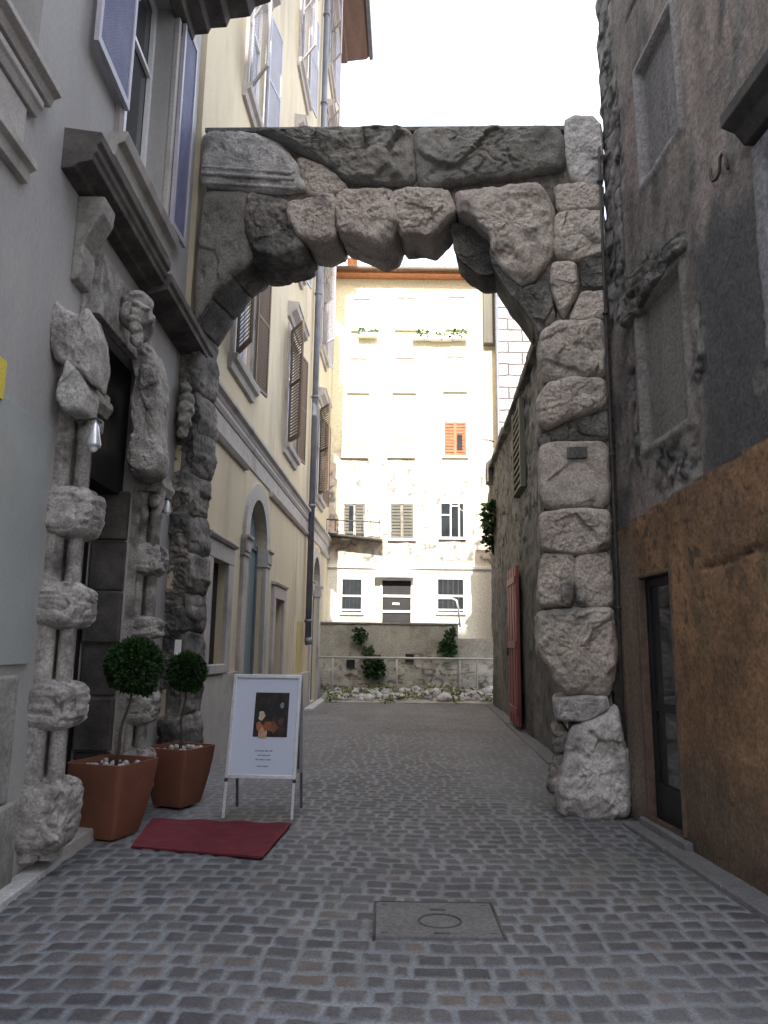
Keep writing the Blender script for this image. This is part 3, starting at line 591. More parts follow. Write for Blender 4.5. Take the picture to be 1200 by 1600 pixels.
# left pier, mostly buried in the wall
lp = [([(262, 530), (285, 520), (303, 520), (308, 600), (286, 622), (258, 615)], 1), ([(258, 618), (286, 625), (304, 612), (308, 668), (286, 690), (262, 684)], 1), ([(260, 688), (286, 692), (304, 672), (298, 735), (262, 742)], 0), ([(258, 745), (296, 738), (289, 800), (256, 806)], 1),
      ([(252, 808), (289, 803), (292, 860), (250, 868)], 0), ([(250, 870), (292, 863), (294, 905), (286, 925), (249, 930)], 1), ([(248, 933), (286, 928), (283, 985), (246, 988)], 0), ([(246, 990), (283, 988), (280, 1050), (243, 1052)], 1), ([(243, 1055), (280, 1053), (277, 1120), (240, 1122)], 1), ([(240, 1125), (277, 1123), (276, 1205), (236, 1210)], 0)]
for i, (p, k) in enumerate(lp): stone(AR, p, m_pier, ar, .55, .02, .085, seed=60+i, N=84, NR=18, shrink=-.05)
# soffit ring stones of the left haunch
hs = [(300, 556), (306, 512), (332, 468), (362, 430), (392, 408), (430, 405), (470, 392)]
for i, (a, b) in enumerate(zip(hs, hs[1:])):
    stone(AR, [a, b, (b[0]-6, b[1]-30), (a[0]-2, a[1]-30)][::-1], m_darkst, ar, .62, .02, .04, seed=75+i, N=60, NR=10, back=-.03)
a0, a1 = AR.q(322, 204), AR.q(884, 201); MB().hexa([AR.W(a0[0], a0[1]-.05, -.62), AR.W(a1[0], a1[1]-.05, -.62), AR.W(a1[0], a1[1]-.05, .04), AR.W(a0[0], a0[1]-.05, .04), AR.W(a0[0], a0[1]+.02, -.62), AR.W(a1[0], a1[1]+.02, -.62), AR.W(a1[0], a1[1]+.02, .04), AR.W(a0[0], a0[1]+.02, .04)]).build('capping', m_darkst, ar, bevel=.012)
# mortar core
cr = MB()
def corebox(pts, o0, o1): cr.prism([AR.W(*AR.q(*p), o0) for p in pts], [AR.W(*AR.q(*p), o1) for p in pts])
corebox([(328, 214), (940, 214), (940, 290), (866, 470), (840, 500), (828, 480), (838, 440), (850, 330), (700, 320), (690, 335), (650, 355), (560, 360), (500, 365), (400, 360), (360, 400), (330, 430), (315, 470), (322, 300)], -.42, -.01)
corebox([(850, 330), (944, 290), (950, 600), (958, 1080), (880, 1070), (850, 1000), (850, 600), (872, 480)], -.42, -.01)
corebox([(888, 1075), (955, 1075), (975, 1240), (892, 1240)], -.42, -.06)
corebox([(256, 560), (298, 560), (284, 760), (276, 1180), (244, 1180)], -.5, -.02)
cr.build('mortar_core', m_core, ar)
# carved mouldings on the fascia block
for yy, oo in ((266, .10), (277, .12), (289, .09)):
    MB().tube([AR.W(*AR.q(x, yy+(x-318)*.07), oo-.03) for x in range(320, 466, 12)], .026, 8).build('moulding', m_pale, ar)
u_, z_ = AR.q(900, 712); MB().fbox(AR, u_-.10, u_+.11, z_-.06, z_+.07, .06, .125).build('iron_plate', m_darkst, ar, bevel=.01)
# ------------------------------------------------------------------ LEFT FAR BUILDING
b2 = thing('cream_building', 'tall cream building with string course and arched doors beyond the arch', 'building', L2.W(8, 0))
WINS = [(2.45, 3.75), (7.45, 8.75), (13.1, 14.4)]; LEV = [(6.0, 8.7), (10.7, 13.5), (15.7, 18.6), (20.6, 23.2)]
EN = 16.9
gh = [(1.85, 2.75, 1.32, 2.80), (4.05, 5.65, 0, 4.20, True), (6.85, 7.85, 0.1, 2.55), (12.7, 14.3, 0, 4.20, True)]
wall_holes(L2, .305, EN, 0, 24.9, gh+[(a, b, c, d) for a, b in WINS for c, d in LEV], .30).build('wall', m_plL2, b2)
bd = MB().fbox(L2, .305, EN, -.05, 24.9, -9, -.32); bd.fbox(L2, EN+.001, EN+.02, 0, 24.9, -9, -.002); bd.build('side_walls', m_plL2, b2)
for j, (a, b) in enumerate(WINS):
    for i, (c, d) in enumerate(LEV):
        if i == 3 and j < 2: continue
        window_unit(L2, b2, a, b, c, d, sh=(38, 10) if i else (32, 8), shm=m_lilac if i else m_wood, glass=m_glassl)
ev = MB(); ev.prof(L2, -.5, EN+.9, [(-3, 25.1), (-.02, 24.9), (.15, 24.9), (.2, 25.0), (.95, 25.08), (1.05, 25.2), (1.05, 25.35), (-3, 26.8)]); rf = ev.build('roof', m_eave, b2, bevel=.01); MB().fbox(L2, .298, .304, 0, 24.9, -.33, -.001).build('corner', m_plL2, b2)
MB().prof(L2, -.5, EN+.95, [(1.06, 25.1), (1.2, 25.1), (1.22, 25.32), (1.06, 25.32)]).build('gutter', m_pipe, rf)
sc_ = MB(); segs = [(.36, 11.35), (11.6, EN)]
for a, b in segs:
    sc_.prof(L2, a, b, [(-.02, 5.06), (.06, 5.06), (.08, 5.12), (.14, 5.16), (.14, 5.22), (-.02, 5.26)])
    sc_.prof(L2, a, b, [(-.02, 4.92), (.04, 4.92), (.07, 4.98), (.07, 5.04), (-.02, 5.05)])
sc_.fbox(L2, .36, EN, 4.62, 4.915, -.02, .025)
for a, b in ((.36, 3.75), (5.95, 11.35), (11.6, 12.4), (14.6, EN)): sc_.prof(L2, a, b, [(-.02, 4.5), (.05, 4.5), (.09, 4.56), (.09, 4.61), (-.02, 4.615)])
sc_.build('string_course', m_trim, b2, bevel=.006)
for a, b, c in ((.36, 3.70, 1.18), (6.0, 6.6, .9), (8.1, 12.35, .9), (14.65, EN, .9)): MB().fbox(L2, a, b, -.04, c, -.01, .05).build('plinth', m_trim, b2, bevel=.01)
# rectangular window near the arch
fm = MB(); fm.fbox(L2, 1.55, 1.85, 1.19, 2.80, -.02, .06); fm.fbox(L2, 2.75, 3.05, 1.19, 2.80, -.02, .06); fm.fbox(L2, 1.55, 3.05, 2.80, 3.05, -.02, .065); fm.prof(L2, 1.5, 3.1, [(-.02, 3.06), (.09, 3.06), (.12, 3.10), (.12, 3.13), (-.02, 3.16)]); fm.fbox(L2, 1.86, 2.74, 1.19, 1.32, -.2, .08)
w1 = fm.build('window', m_trim, b2, bevel=.008); w1['label'] = 'dark ground floor window in a pale stone surround next to the arch pier'
MB().fbox(L2, 1.83, 2.77, 1.3, 2.82, -.14, -.11).build('pane', m_dark, w1)
def arched(u0, u1, top, lab, spring=None):
    r = (u1-u0)/2; sp = top-r; W_ = .34; m = MB(); n = 16; um = (u0+u1)/2
    m.fbox(L2, u0-W_, u0, .0, sp-.34, -.02, .06); m.fbox(L2, u1, u1+W_, .0, sp-.34, -.02, .06)
    for i in range(n):
        if i == 8: pass
        a, b = math.pi*i/n, math.pi*(i+1)/n; R2_ = r+W_*.85
        A = [(um-r*math.cos(a), sp+r*math.sin(a)), (um-R2_*math.cos(a), sp+R2_*math.sin(a)), (um-R2_*math.cos(b), sp+R2_*math.sin(b)), (um-r*math.cos(b), sp+r*math.sin(b))]
        m.prism([L2.W(p[0], p[1], -.02) for p in A], [L2.W(p[0], p[1], .06) for p in A])
    dw = m.build('doorway', m_trim, b2); dw['label'] = lab
    for a, b in ((u0-W_-.04, u0+.03), (u1-.03, u1+W_+.04)): MB().prof(L2, a, b, [(-.25, sp-.34), (.08, sp-.34), (.08, sp-.28), (.10, sp-.26), (.10, sp-.06), (.14, sp-.04), (.14, sp), (-.25, sp)]).build('capital', m_trim, dw, bevel=.006)
    g = MB(); g.fbox(L2, u0-.01, u1+.01, 0, sp, -.19, -.15); arc = [(um-r*math.cos(math.pi*i/n), sp+.005+r*math.sin(math.pi*i/n)) for i in range(n+1)]
    g.prism([L2.W(p[0], p[1], -.19) for p in arc], [L2.W(p[0], p[1], -.15) for p in arc]); dr = g.build('door', m_teal, dw)
    f = MB(); f.fbox(L2, um-.04, um+.04, 0, sp+r-.02, -.148, -.112); f.fbox(L2, u0, u1, sp-.05, sp+.05, -.148, -.11); f.fbox(L2, u0, u0+.07, 0, sp-.05, -.148, -.11); f.fbox(L2, u1-.07, u1, 0, sp-.05, -.148, -.11); f.build('door_frame', m_pipe, dr)
arched(4.05, 5.65, 4.20, 'nearer arched doorway with a teal glazed door'); arched(12.7, 14.3, 4.20, 'farther arched doorway past the drainpipe')
fm = MB(); fm.fbox(L2, 6.6, 6.85, 0, 2.55, -.02, .06); fm.fbox(L2, 7.85, 8.1, 0, 2.55, -.02, .06); fm.fbox(L2, 6.6, 8.1, 2.55, 2.8, -.02, .065); fm.prof(L2, 6.55, 8.15, [(-.02, 2.81), (.09, 2.81), (.11, 2.87), (-.02, 2.9)])
dd = fm.build('doorway', m_trim, b2, bevel=.008); MB().fbox(L2, 6.83, 7.87, .08, 2.57, -.15, -.12).build('door', m_dark, dd)
dp = MB(); pu_ = 11.3
dp.tube([L2.W(pu_, 1.78, .14), L2.W(pu_, 24.95, .14)], .085, 12)
for z in np.arange(2.2, 24.5, 3.1): p = L2.W(pu_, z, .14); dp.lathe(p, [(.085, 0), (.11, .01), (.11, .07), (.085, .08)], 12)
dp.tube([L2.W(pu_, 1.80, .14), L2.W(pu_, 1.62, .17)], .10, 12); dp.build('drainpipe', m_pipe, b2)
MB().fbox(L2, 10.2, 11.2, .9, 2.2, -.01, .015).build('stained_patch', m_yellowst if False else mat('ochre_patch', [(.40, .33, .12), (.5, .42, .2)], 2, .9, .2, 30), b2)
# ------------------------------------------------------------------ RIGHT NEAR BUILDING
b3 = thing('old_stone_building', 'old dark building with peeling plaster and orange base at right', 'building', R1.W(0, 0))
def r1_sheet():
    us = np.arange(-2.6, 2.45, .028); zs = np.arange(0, 11.0, .034); U, Z = np.meshgrid(us, zs); O = np.zeros_like(U)
    n1 = fbm(v3(U*1.1, Z*1.1), 5, 70); n2 = fbm(v3(U*4, Z*2), 4, 71); n3 = fbm(v3(U*14, Z*14), 3, 72); st = fbm(v3((U+Z*.35)*6, (Z-U*.6)*1.3), 4, 73)
    st2 = fbm(v3(U*9, Z*.9), 4, 74)
    O += .025*n1+.006*n3+.006*n2
    dk = np.array([.04, .039, .04]); gy = np.array([.082, .080, .080]); br = np.array([.165, .148, .132]); pk = np.array([.235, .195, .175]); lt = np.array([.24, .22, .205])
    t = sstep(-.4, .5, n1*.8+.5*st)[..., None]; c = br*(1-t)+pk*t
    k = sstep(-.05, .55, -st*.7+n2*.6)[..., None]*.65; c = c*(1-k)+dk*1.4*k
    c = c*(1+.45*st2+.35*n3)[..., None]; wh = sstep(.25, .6, fbm(v3((U+Z*.3)*3, (Z-U*.4)*2), 5, 77))[..., None]*.5; c = c*(1-wh)+lt*wh
    # smooth dark grey render around and right of the blind window
    g = sstep(.05, .35, .62-U+.3*n1)*sstep(.0, .3, 5.05-Z+.4*n1+.12*n2)*sstep(2.4, 2.9, Z); c = c*(1-g[..., None])+gy*(1+.35*n1+.12*n3)[..., None]*g[..., None]; O += .015*g
    # exposed rubble: along the far edge high up, and around the lower window
    rb = sstep(.02, .22, np.maximum.reduce([np.minimum(U-1.75+.25*n1, Z-4.9), .20-np.abs(np.hypot((U-1.15)/.72, (Z-4.05)/1.05)-1)*.9-.45*(Z > 4.4)+.15*n2, .15-np.abs(Z-3.05-.35*np.abs(U-.6))*.5+.2*n1-.2*(U < .55)*(U > -.3)]))
    rk = ridge(v3(U*6.5, Z*8.5), 2, 80); rc = vn(v3(U*7, Z*9), 81)
    c = c*(1-rb[..., None])+(np.array([.20, .19, .175])*(.35+1.1*rc)[..., None]*sstep(.9, .62, rk)[..., None]+dk*.3)*rb[..., None]; O += rb*(.05*(rc-.3)-.02)
    # blind upper window: pale frame, filled panel
    def frame(u0, u1, z0, z1, w_, fc, pc, ins=-.05, proud=.03):
        nonlocal O, c
        e = np.minimum.reduce([U-u0, u1-U, Z-z0, z1-Z])+.008*n3; inn = sstep(w_-.012, w_+.012, e); out = sstep(-.012, .012, e); ff = out*(1-inn)
        O = O*(1-out)+ff*proud+inn*(ins+.006*n3); c = c*(1-out[..., None])+ff[..., None]*np.array(fc)*(1+.25*n3+.2*n2)[..., None]+inn[..., None]*np.array(pc)*(1+.35*n1+.3*st2)[..., None]
    frame(.47, 1.42, 6.05, 7.42, .075, (.26, .25, .245), (.15, .142, .14))
    frame(.62, 1.72, 3.42, 4.98, .09, (.19, .18, .165), (.145, .137, .125))
    frame(-1.6, -.50, 3.55, 5.12, .16, (.22, .22, .23), (.10, .10, .115))
    # orange render below
    bz = 2.82+.075*(2.4-U)+.03*n1+.012*n3; og = sstep(.015, -.015, Z-bz)
    oc = np.array([.215, .125, .068])*(1+.30*n1)[..., None]*(1+.22*n3)[..., None]; ok = sstep(.1, .5, n2-.3*n1+.4*(Z-1.2)*.4)[..., None]*.55; oc = oc*(1-ok)+np.array([.10, .062, .04])*ok
    oc = oc*(1+.55*fbm(v3(U*2.2+9, Z*2.2), 5, 91))[..., None]; pt = sstep(.30, .42, fbm(v3(U*17, Z*17), 3, 92))[..., None]*sstep(1.2, 2.6, Z+.9*n1)[..., None]*.8; oc = oc*(1-pt)+np.array([.05, .04, .03])*pt; O -= .01*pt[..., 0]*(Z < 2.8)
    td = sstep(.9, .2, Z+.5*n1)[..., None]*.6; oc = oc*(1-td)+np.array([.105, .085, .068])*td
    mo = sstep(.25, .6, st+.2*n1)[..., None]*.35; oc = oc*(1-mo)+np.array([.11, .10, .05])*mo
    sw = sstep(1.82, 1.95, U+.06*n1)[..., None]*sstep(2.9, 2.4, Z)[..., None]*.75; oc = oc*(1-sw)+np.array([.17, .14, .11])*sw*(1+.4*st2[..., None])
    c = c*(1-og[..., None])+oc*og[..., None]; O = O*(1-og)+og*(.045+.02*n1+.008*n3+.006*n2)
    dkl = np.exp(-((Z-bz)/.02)**2)[..., None]; c = c*(1-.75*dkl)
    bt = sstep(.30, .05, Z+.08*n1)[..., None]; c = c*(1-.35*bt)
    for (ua, za_, ub, zb, wd_) in ((.55, 2.25, -.9, 2.32, .018), (2.0, 5.2, 1.9, 7.9, .02), (1.6, 8.2, .2, 8.3, .03)):
        tt = np.clip(((U-ua)*(ub-ua)+(Z-za_)*(zb-za_))/((ub-ua)**2+(zb-za_)**2), 0, 1); dd_ = np.hypot(U-ua-tt*(ub-ua), Z-za_-tt*(zb-za_)+.05*n2); e = np.exp(-(dd_/wd_)**2); O -= .03*e; c = c*(1-.7*e[..., None])
    # door hole
    fu = (us[:-1]+us[1:])/2; fz = (zs[:-1]+zs[1:])/2; FU, FZ = np.meshgrid(fu, fz); mask = ~((FU > 1.17) & (FU < 1.86) & (FZ > .12) & (FZ < 2.28))
    P = np.stack([R1.a.x+R1.d.x*U+R1.n.x*O, R1.a.y+R1.d.y*U+R1.n.y*O, Z], -1)
    w_ = grid_obj('wall', P, m_attr, b3, col=np.clip(c, .008, 1), mask=mask); w_['label'] = 'peeling plaster wall with orange render along its base'
r1_sheet()
bd = MB(); bd.fbox(R1, -4.0, -2.55, 0, 11, -.3, .0); bd.fbox(R1, -4.0, 1.12, 0, 11, -9, -.31); bd.fbox(R1, 1.12, 1.91, 2.32, 11, -.5, -.10); bd.fbox(R1, 1.0, 2.42, 0, 11, -9, -.52); bd.fbox(R1, 1.91, 2.42, -.02, 11, -.51, -.09); bd.build('side_walls', m_wallb, b3)
dj = MB(); dj.fbox(R1, 1.135, 1.172, .1, 2.30, -.28, .062); dj.fbox(R1, 1.855, 1.91, .1, 2.30, -.28, .062); dj.fbox(R1, 1.172, 1.855, 2.265, 2.30, -.28, .058)
dr = MB().fbox(R1, 1.12, 1.91, .08, 2.30, -.08, -.04).build('door', m_glass, b3); dr['label'] = 'narrow dark glazed door in the orange wall'
dj.build('frame', mat('worn_brown_frame', [(.07, .045, .032), (.15, .105, .08)], 8, .8, .5, 30), dr, bevel=.008)
dg = MB(); dg.fbox(R1, 1.17, 1.24, .12, 2.26, -.04, -.012); dg.fbox(R1, 1.79, 1.86, .12, 2.26, -.04, -.012); dg.fbox(R1, 1.24, 1.79, .12, .42, -.04, -.018); dg.fbox(R1, 1.24, 1.79, 1.05, 1.12, -.04, -.018); dg.fbox(R1, 1.24, 1.79, 2.18, 2.26, -.04, -.018); dg.build('door_leaf', m_dark, dr, bevel=.004)
MB().fbox(R1, 1.05, 2.0, -.04, .085, -.3, .10).build('doorstep', m_slab, b3, bevel=.015)
# broken hood over the lower blind window, and hood at the far right edge
for i, (a, b, z, o) in enumerate([(.55, .85, 4.98, .16), (.86, 1.2, 4.96, .13), (1.21, 1.55, 4.93, .17), (1.56, 1.9, 4.86, .12), (.95, 1.8, 5.12, .07)]):
    stone(R1, [(a, z), (b, z-.02), (b+.03, z+.18), (a+.02, z+.17)], m_darkst, b3, .1, o, .05, seed=120+i, px=False, N=48, NR=9, name='broken_hood_stone')
MB().prof(R1, -1.7, -.52, [(-.02, 5.13), (.08, 5.13), (.14, 5.22), (.24, 5.26), (.24, 5.36), (-.02, 5.42)]).build('window_hood', m_cornice, b3, bevel=.01)
hk = MB(); hu, hz = R1.q(1130, 265); pts = [(-.095, .07), (-.10, .02), (-.08, -.04), (-.03, -.06), (.02, -.04), (.035, .01), (.05, .06), (.09, .07), (.12, .02), (.12, -.03), (.14, -.09)]
hk.tube([R1.W(hu-a*1.05, hz+b*1.1, .045) for a, b in pts], .012, 8); hk.build('wall_hook', m_iron, b3)
pp = MB(); pts = [R1.W(2.35, 7.25, .06), R1.W(2.35, 6.0, .07), R1.W(2.33, 3.0, .08), R1.W(2.33, .05, .09)]; pp.tube(pts, .016, 8)
for z in (2, 3.6, 5.2, 6.8): pp.lathe(R1.W(2.34, z, .075), [(.018, 0), (.03, .005), (.03, .03), (.018, .035)], 10)
pp.build('drainpipe', m_iron, b3)
# unseen block added behind the viewer to keep the sun off lane and arch
rg = MB(); rg.box(-16, 18, -34, -24, -.05, 33.0); rg.build('sun_blocker', m_wallb, b3)
# ------------------------------------------------------------------ RIGHT WALL BEYOND THE ARCH
b4 = thing('ruined_wall', 'grey rough ruined wall on the right beyond the arch', 'wall', R2.W(6, 0))
def r2_sheet():
    us = np.arange(0, 13.75, .05); zs = np.arange(0, 6.72, .045); U, Z = np.meshgrid(us, zs)
    n1 = fbm(v3(U*.8, Z*.8), 5, 170); n2 = fbm(v3(U*3, Z*4), 4, 171); n3 = fbm(v3(U*12, Z*12), 3, 172); rc = vn(v3(U*4, Z*5.5), 181); rk = ridge(v3(U*3.5, Z*5), 2, 180)
    O = .06*n1+.02*n2+.01*n3; a, b, d = np.array([.155, .15, .14]), np.array([.095, .088, .08]), np.array([.04, .038, .035])
    t = sstep(-.4, .4, n1+.5*n2)[..., None]; c = a*(1-t)+b*t; k = sstep(.1, .5, n2)[..., None]*.6; c = c*(1-k)+d*k; c = c*(1+.3*n3)[..., None]
    rb = sstep(3.0, 4.2, Z+1.2*n1)[..., None]*.9; c = c*(1-rb)+(np.array([.17, .16, .15])*(.5+.8*rc)[..., None]*sstep(.92, .7, rk)[..., None]+.02)*rb
    O += rb[..., 0]*.07*(rc-.4)
    P = np.stack([R2.a.x+R2.d.x*U+R2.n.x*O, R2.a.y+R2.d.y*U+R2.n.y*O, Z+(Z > 6.6)*.12*n1], -1); grid_obj('wall', P, m_attr, b4, col=np.clip(c, .01, 1))
r2_sheet()
MB().fbox(R2, 0, 13.72, -.05, 6.62, -1.2, -.10).build('wall_core', m_core, b4)
cp_ = MB()
for k in range(13): cp_.fbox(R2, 1.05*k+.3, 1.05*k+1.3, 6.66+rnd.uniform(-.03, .05), 6.80+rnd.uniform(-.03, .06), -.6, .10+rnd.uniform(0, .06))
cp_.build('coping', m_darkst, b4, bevel=.02)
vu0, vu1 = R2.q(822, 700)[0], R2.q(809, 700)[0]; vt = MB(); vt.fbox(R2, vu0, vu0+.12, 4.7, 6.5, 0, .12); vt.fbox(R2, vu1-.12, vu1, 4.7, 6.5, 0, .12)
for k in range(12): vt.fbox(R2, vu0+.12, vu1-.12, 4.74+.148*k, 4.79+.148*k, .02, .11)
vt.build('louvre_grille', m_woodg, b4)
MB().fbox(R2, vu0, vu1, 4.7, 6.5, -.02, .018).build('grille_backing', m_dark, b4)
ru0, ru1 = R2.q(822, 1130)[0], R2.q(806, 1000)[0]
rd = thing('red_door', 'tall faded red wooden door standing open against the grey wall', 'door', R2.W(ru0, 0, .2))
q1 = MB(); 
for k in range(6):
    a = ru0+(ru1-ru0)*k/6; q1.fbox(R2, a+.01, a+(ru1-ru0)/6-.01, .08, 3.25, .08, .15+.012*(k % 2))
for z in (.3, 1.6, 2.9): q1.fbox(R2, ru0+.02, ru1-.02, z, z+.14, .15, .18)
q1.build('leaf', m_reddoor, rd, bevel=.006)
MB().fbox(R2, ru1-.25, ru1-.2, 1.45, 1.6, .18, .23).build('handle', m_iron, rd)
# blocky white building above it
b5 = thing('white_block_building', 'white ashlar building rising behind the ruined wall', 'building', (6, 24, 0))
x5 = onY(775, 600, 24.2).x
MB().hexa([(x5, 24.2, -.05), (12, 24.2, -.05), (12, 26, -.05), (x5+.3, 26, -.05), (x5, 24.2, 15.8), (12, 24.2, 15.8), (12, 26, 15.8), (x5+.3, 26, 15.8)]).build('wall', m_r3, b5)
MB().box(x5-.05, 12, 24.1, 26.0, 15.81, 16.1).build('roof', m_tile, b5)
MB().tube([(x5+.05, 24.12, 1), (x5+.05, 24.12, 15.7)], .05, 8).build('drainpipe', m_pipe, b5)
# ------------------------------------------------------------------ FAR HOUSE
b6 = thing('sunlit_house', 'pale sunlit five storey house closing the end of the street', 'house', (0, HY, 2.4))
def hq(px, py): p = onY(px, py, HY); return p.x, p.z
zt = hq(640, 436)[1]; zg = hq(600, 976)[1]
def hbox(mb, x0, y0, x1, y1, o0, o1):
    a = hq(x0, y1); b = hq(x1, y0); return mb.box(a[0], b[0], HY-o1, HY-o0, a[1], b[1])
HW = [('glass', 534, 905, 565, 957), ('door', 597, 907, 642, 975), ('glass', 684, 905, 724, 957),
      ('half', 537, 787, 570, 840), ('shut', 610, 787, 646, 842), ('open', 689, 787, 724, 840),
      ('green', 537, 674, 572, 713), ('green', 609, 676, 645, 713), ('orange', 694, 660, 728, 713),
      ('white', 546, 563, 574, 612), ('white', 617, 562, 647, 612), ('white', 696, 560, 726, 610), ('white', 552, 470, 578, 515), ('white', 620, 468, 648, 514), ('white', 700, 467, 727, 513)]
def h_sheet():
    xs = np.arange(-3.6, 5.2, .05); zs = np.linspace(1.2, zt, 290); X, Z = np.meshgrid(xs, zs)
    n1 = fbm(v3(X*.6, Z*.6), 5, 270); n2 = fbm(v3(X*2.5, Z*2.5), 4, 271); n3 = fbm(v3(X*9, Z*9), 3, 272); rc = vn(v3(X*5, Z*7), 273); rk = ridge(v3(X*4, Z*5), 2, 274)
    O = .01*n1+.006*n3; pl_ = np.array([.80, .72, .50]); lo = np.array([.80, .76, .64]); c = np.broadcast_to(pl_, X.shape+(3,))*(1+.10*n1+.05*n2)[..., None]
    zl, z2, z3 = hq(600, 885)[1], hq(600, 790)[1], hq(600, 715)[1]
    t = sstep(zl+.1, zl-.1, Z)[..., None]; c = c*(1-t)+lo*t*(1+.05*n2)[..., None]
    rb = (sstep(zl, zl+.2, Z)*sstep(z3+1.2, z3-.6, Z+1.6*n1)*sstep(-.30, .10, n2+.6*n1+.30))[..., None]*.95
    bc = (np.array([.34, .21, .15])*(1-rc[..., None])+np.array([.50, .43, .34])*rc[..., None])*sstep(.93, .72, rk)[..., None]+.12; c = c*(1-rb)+bc*rb; O = O+rb[..., 0]*(.05*(rc-.6))
    P = np.stack([X, HY-O, Z], -1); grid_obj('wall', P, m_attr2, b6, col=np.clip(c, .01, 1))
h_sheet()
MB().box(-3.6, 5.15, HY+.05, HY+8, -.05, zt-.01).build('side_walls', m_plL2, b6)
st_ = MB(); zl = hq(600, 886)[1]; st_.box(-3.6, 5.15, HY-.10, HY+.02, zl-.05, zl+.05); st_.build('ledge', m_white, b6, bevel=.01)
rf = MB(); rf.add([], [])
for k in range(46):
    x = -4.0+k*.21; rf.tube([(x, HY-.55, zt+.10), (x, HY+4, zt+1.9)], .105, 7)
rf.box(-4.1, 5.6, HY-.45, HY+.04, zt-.02, zt+.06)
roof = rf.build('roof', m_tile, b6)
MB().box(*(hq(540, 400)[0], hq(556, 400)[0]), HY+1.2, HY+1.8, zt+.3, zt+1.5).build('chimney', m_tile, roof, bevel=.02)
MB().tube([(-4.1, HY-.62, zt+.08), (5.6, HY-.62, zt+.08)], .07, 8).build('gutter', m_wood, roof)
for kind, x0, y0, x1, y1 in HW:
    fr = MB(); hbox(fr, x0-3, y0-3, x0, y1+2, -.02, .05); hbox(fr, x1, y0-3, x1+3, y1+2, -.02, .05); hbox(fr, x0, y0-3, x1, y0, -.02, .05); hbox(fr, x0-4, y1, x1+4, y1+3, -.02, .12)
    if kind == 'door': hbox(fr, x0-12, y0-8, x1+4, y0-4, -.02, .45)
    w_ = fr.build('door' if kind == 'door' else 'window', m_white, b6)
    w_['label'] = {'glass': 'barred ground floor window', 'door': 'dark ground floor door crossed by white rails', 'half': 'first floor window with a half open shutter', 'shut': 'first floor window with closed grey brown shutters', 'open': 'first floor window standing open', 'green': 'pale green shuttered window', 'orange': 'orange shuttered window', 'white': 'washed out window with a thin dark lintel'}[kind]
    pm = {'glass': m_glass, 'door': m_dark, 'half': m_woodg, 'shut': m_woodg, 'open': m_glass, 'green': m_green, 'orange': m_orange, 'white': m_white}[kind]
    if kind in ('glass', 'door', 'open'):
        hbox(MB(), x0, y0, x1, y1, -.01, .02).build('pane', pm, w_)
        br = MB()
        if kind == 'glass':
            for k in range(1, 5): x = x0+(x1-x0)*k/5; hbox(br, x-.4, y0, x+.4, y1, .024, .04)
            br.build('grille', m_iron, w_); br = MB()
            hbox(br, x0, (y0+y1)/2-1, x1, (y0+y1)/2+1.5, .041, .06); hbox(br, x0, y1-5, x1, y1-3, .041, .06)
        elif kind == 'door': hbox(br, x0, 930, x1, 933, .03, .07); hbox(br, x0, 954, x1, 957, .03, .07); hbox(br, 613, 942, 624, 945, .03, .05)
        else: hbox(br, 703, y0, 705, y1, .03, .06); hbox(br, 716, y0, 718, y1, .03, .06); hbox(br, 703, 790, 718, 792, .03, .06); hbox(br, 689, 804, 703, 806, .03, .06)
        br.build('bars', m_white, w_)
    else:
        xm = (x0+x1)/2
        for a, b in ((x0, xm-.4), (xm+.4, x1)):
            s_ = MB(); hbox(s_, a, y0, a+2, y1, .02, .06); hbox(s_, b-2, y0, b, y1, .02, .06)
            n = 11
            for k in range(n): yy = y0+(y1-y0)*k/n; hbox(s_, a+2, yy, b-2, yy+(y1-y0)/n*.72, .025, .045+.01*(k % 2))
            s_.build('shutter', pm, w_)
        if kind == 'half': hbox(MB(), x0+8, y0+4, x0+15, y1-10, .062, .07).build('pane', m_glass, w_)
        if kind == 'orange': hbox(MB(), 714, 680, 722, 704, .062, .07).build('pane', m_glass, w_)
        if kind == 'white': hbox(MB(), x0, y0-2.5, x1, y0-.3, .051, .062).build('lintel', m_wood, w_)
bl = MB(); a = hq(512, 838); b = hq(598, 848)
bl.hexa([(a[0], HY-.7, a[1]-.02), (b[0], HY-.7, b[1]-.02), (b[0], HY-.02, b[1]-.02), (a[0], HY-.02, a[1]-.02), (a[0], HY-.7, a[1]+.04), (b[0], HY-.7, b[1]+.03), (b[0], HY-.02, b[1]+.03), (a[0], HY-.02, a[1]+.04)])
bal = bl.build('balcony', m_iron, b6)
rl = MB()
for k in range(7): x = a[0]+.3*k; rl.tube([(x, HY-.66, a[1]+.08), (x, HY-.66, a[1]+.48)], .016, 5)
rl.tube([(a[0], HY-.66, a[1]+.48), (a[0]+1.8, HY-.66, a[1]+.40)], .022, 6); rl.build('railing', m_iron, bal)
fl = hq(753, 434)[0], hq(771, 434)[0]; MB().box(fl[0], fl[1], HY-.32, HY-.01, hq(760, 541)[1], zt-.03).build('flue', m_woodg, b6, bevel=.02)
for i, (x, y, n, s) in enumerate([(575, 518, 60, .22), (660, 522, 70, .2), (690, 523, 50, .15), (715, 522, 60, .2)]):
    c = onY(x, y, HY-.22); t = MB().box(c.x-.35, c.x+.35, c.y-.1, c.y+.16, c.z-.2, c.z-.06).build('flower_box', m_white, bevel=.01); k = MB(); leaves(k, c, s, n, .12, i, .2, sq=(1.6, .7, .7)); k.build('flowers', m_leaf2, t)
    tag(t, ['green flower box under the leftmost upper window', 'flower box left of the upper middle windows', 'small flower box between two upper windows', 'flower box under the rightmost upper window'][i], 'flower box', 'flower boxes on the far house')
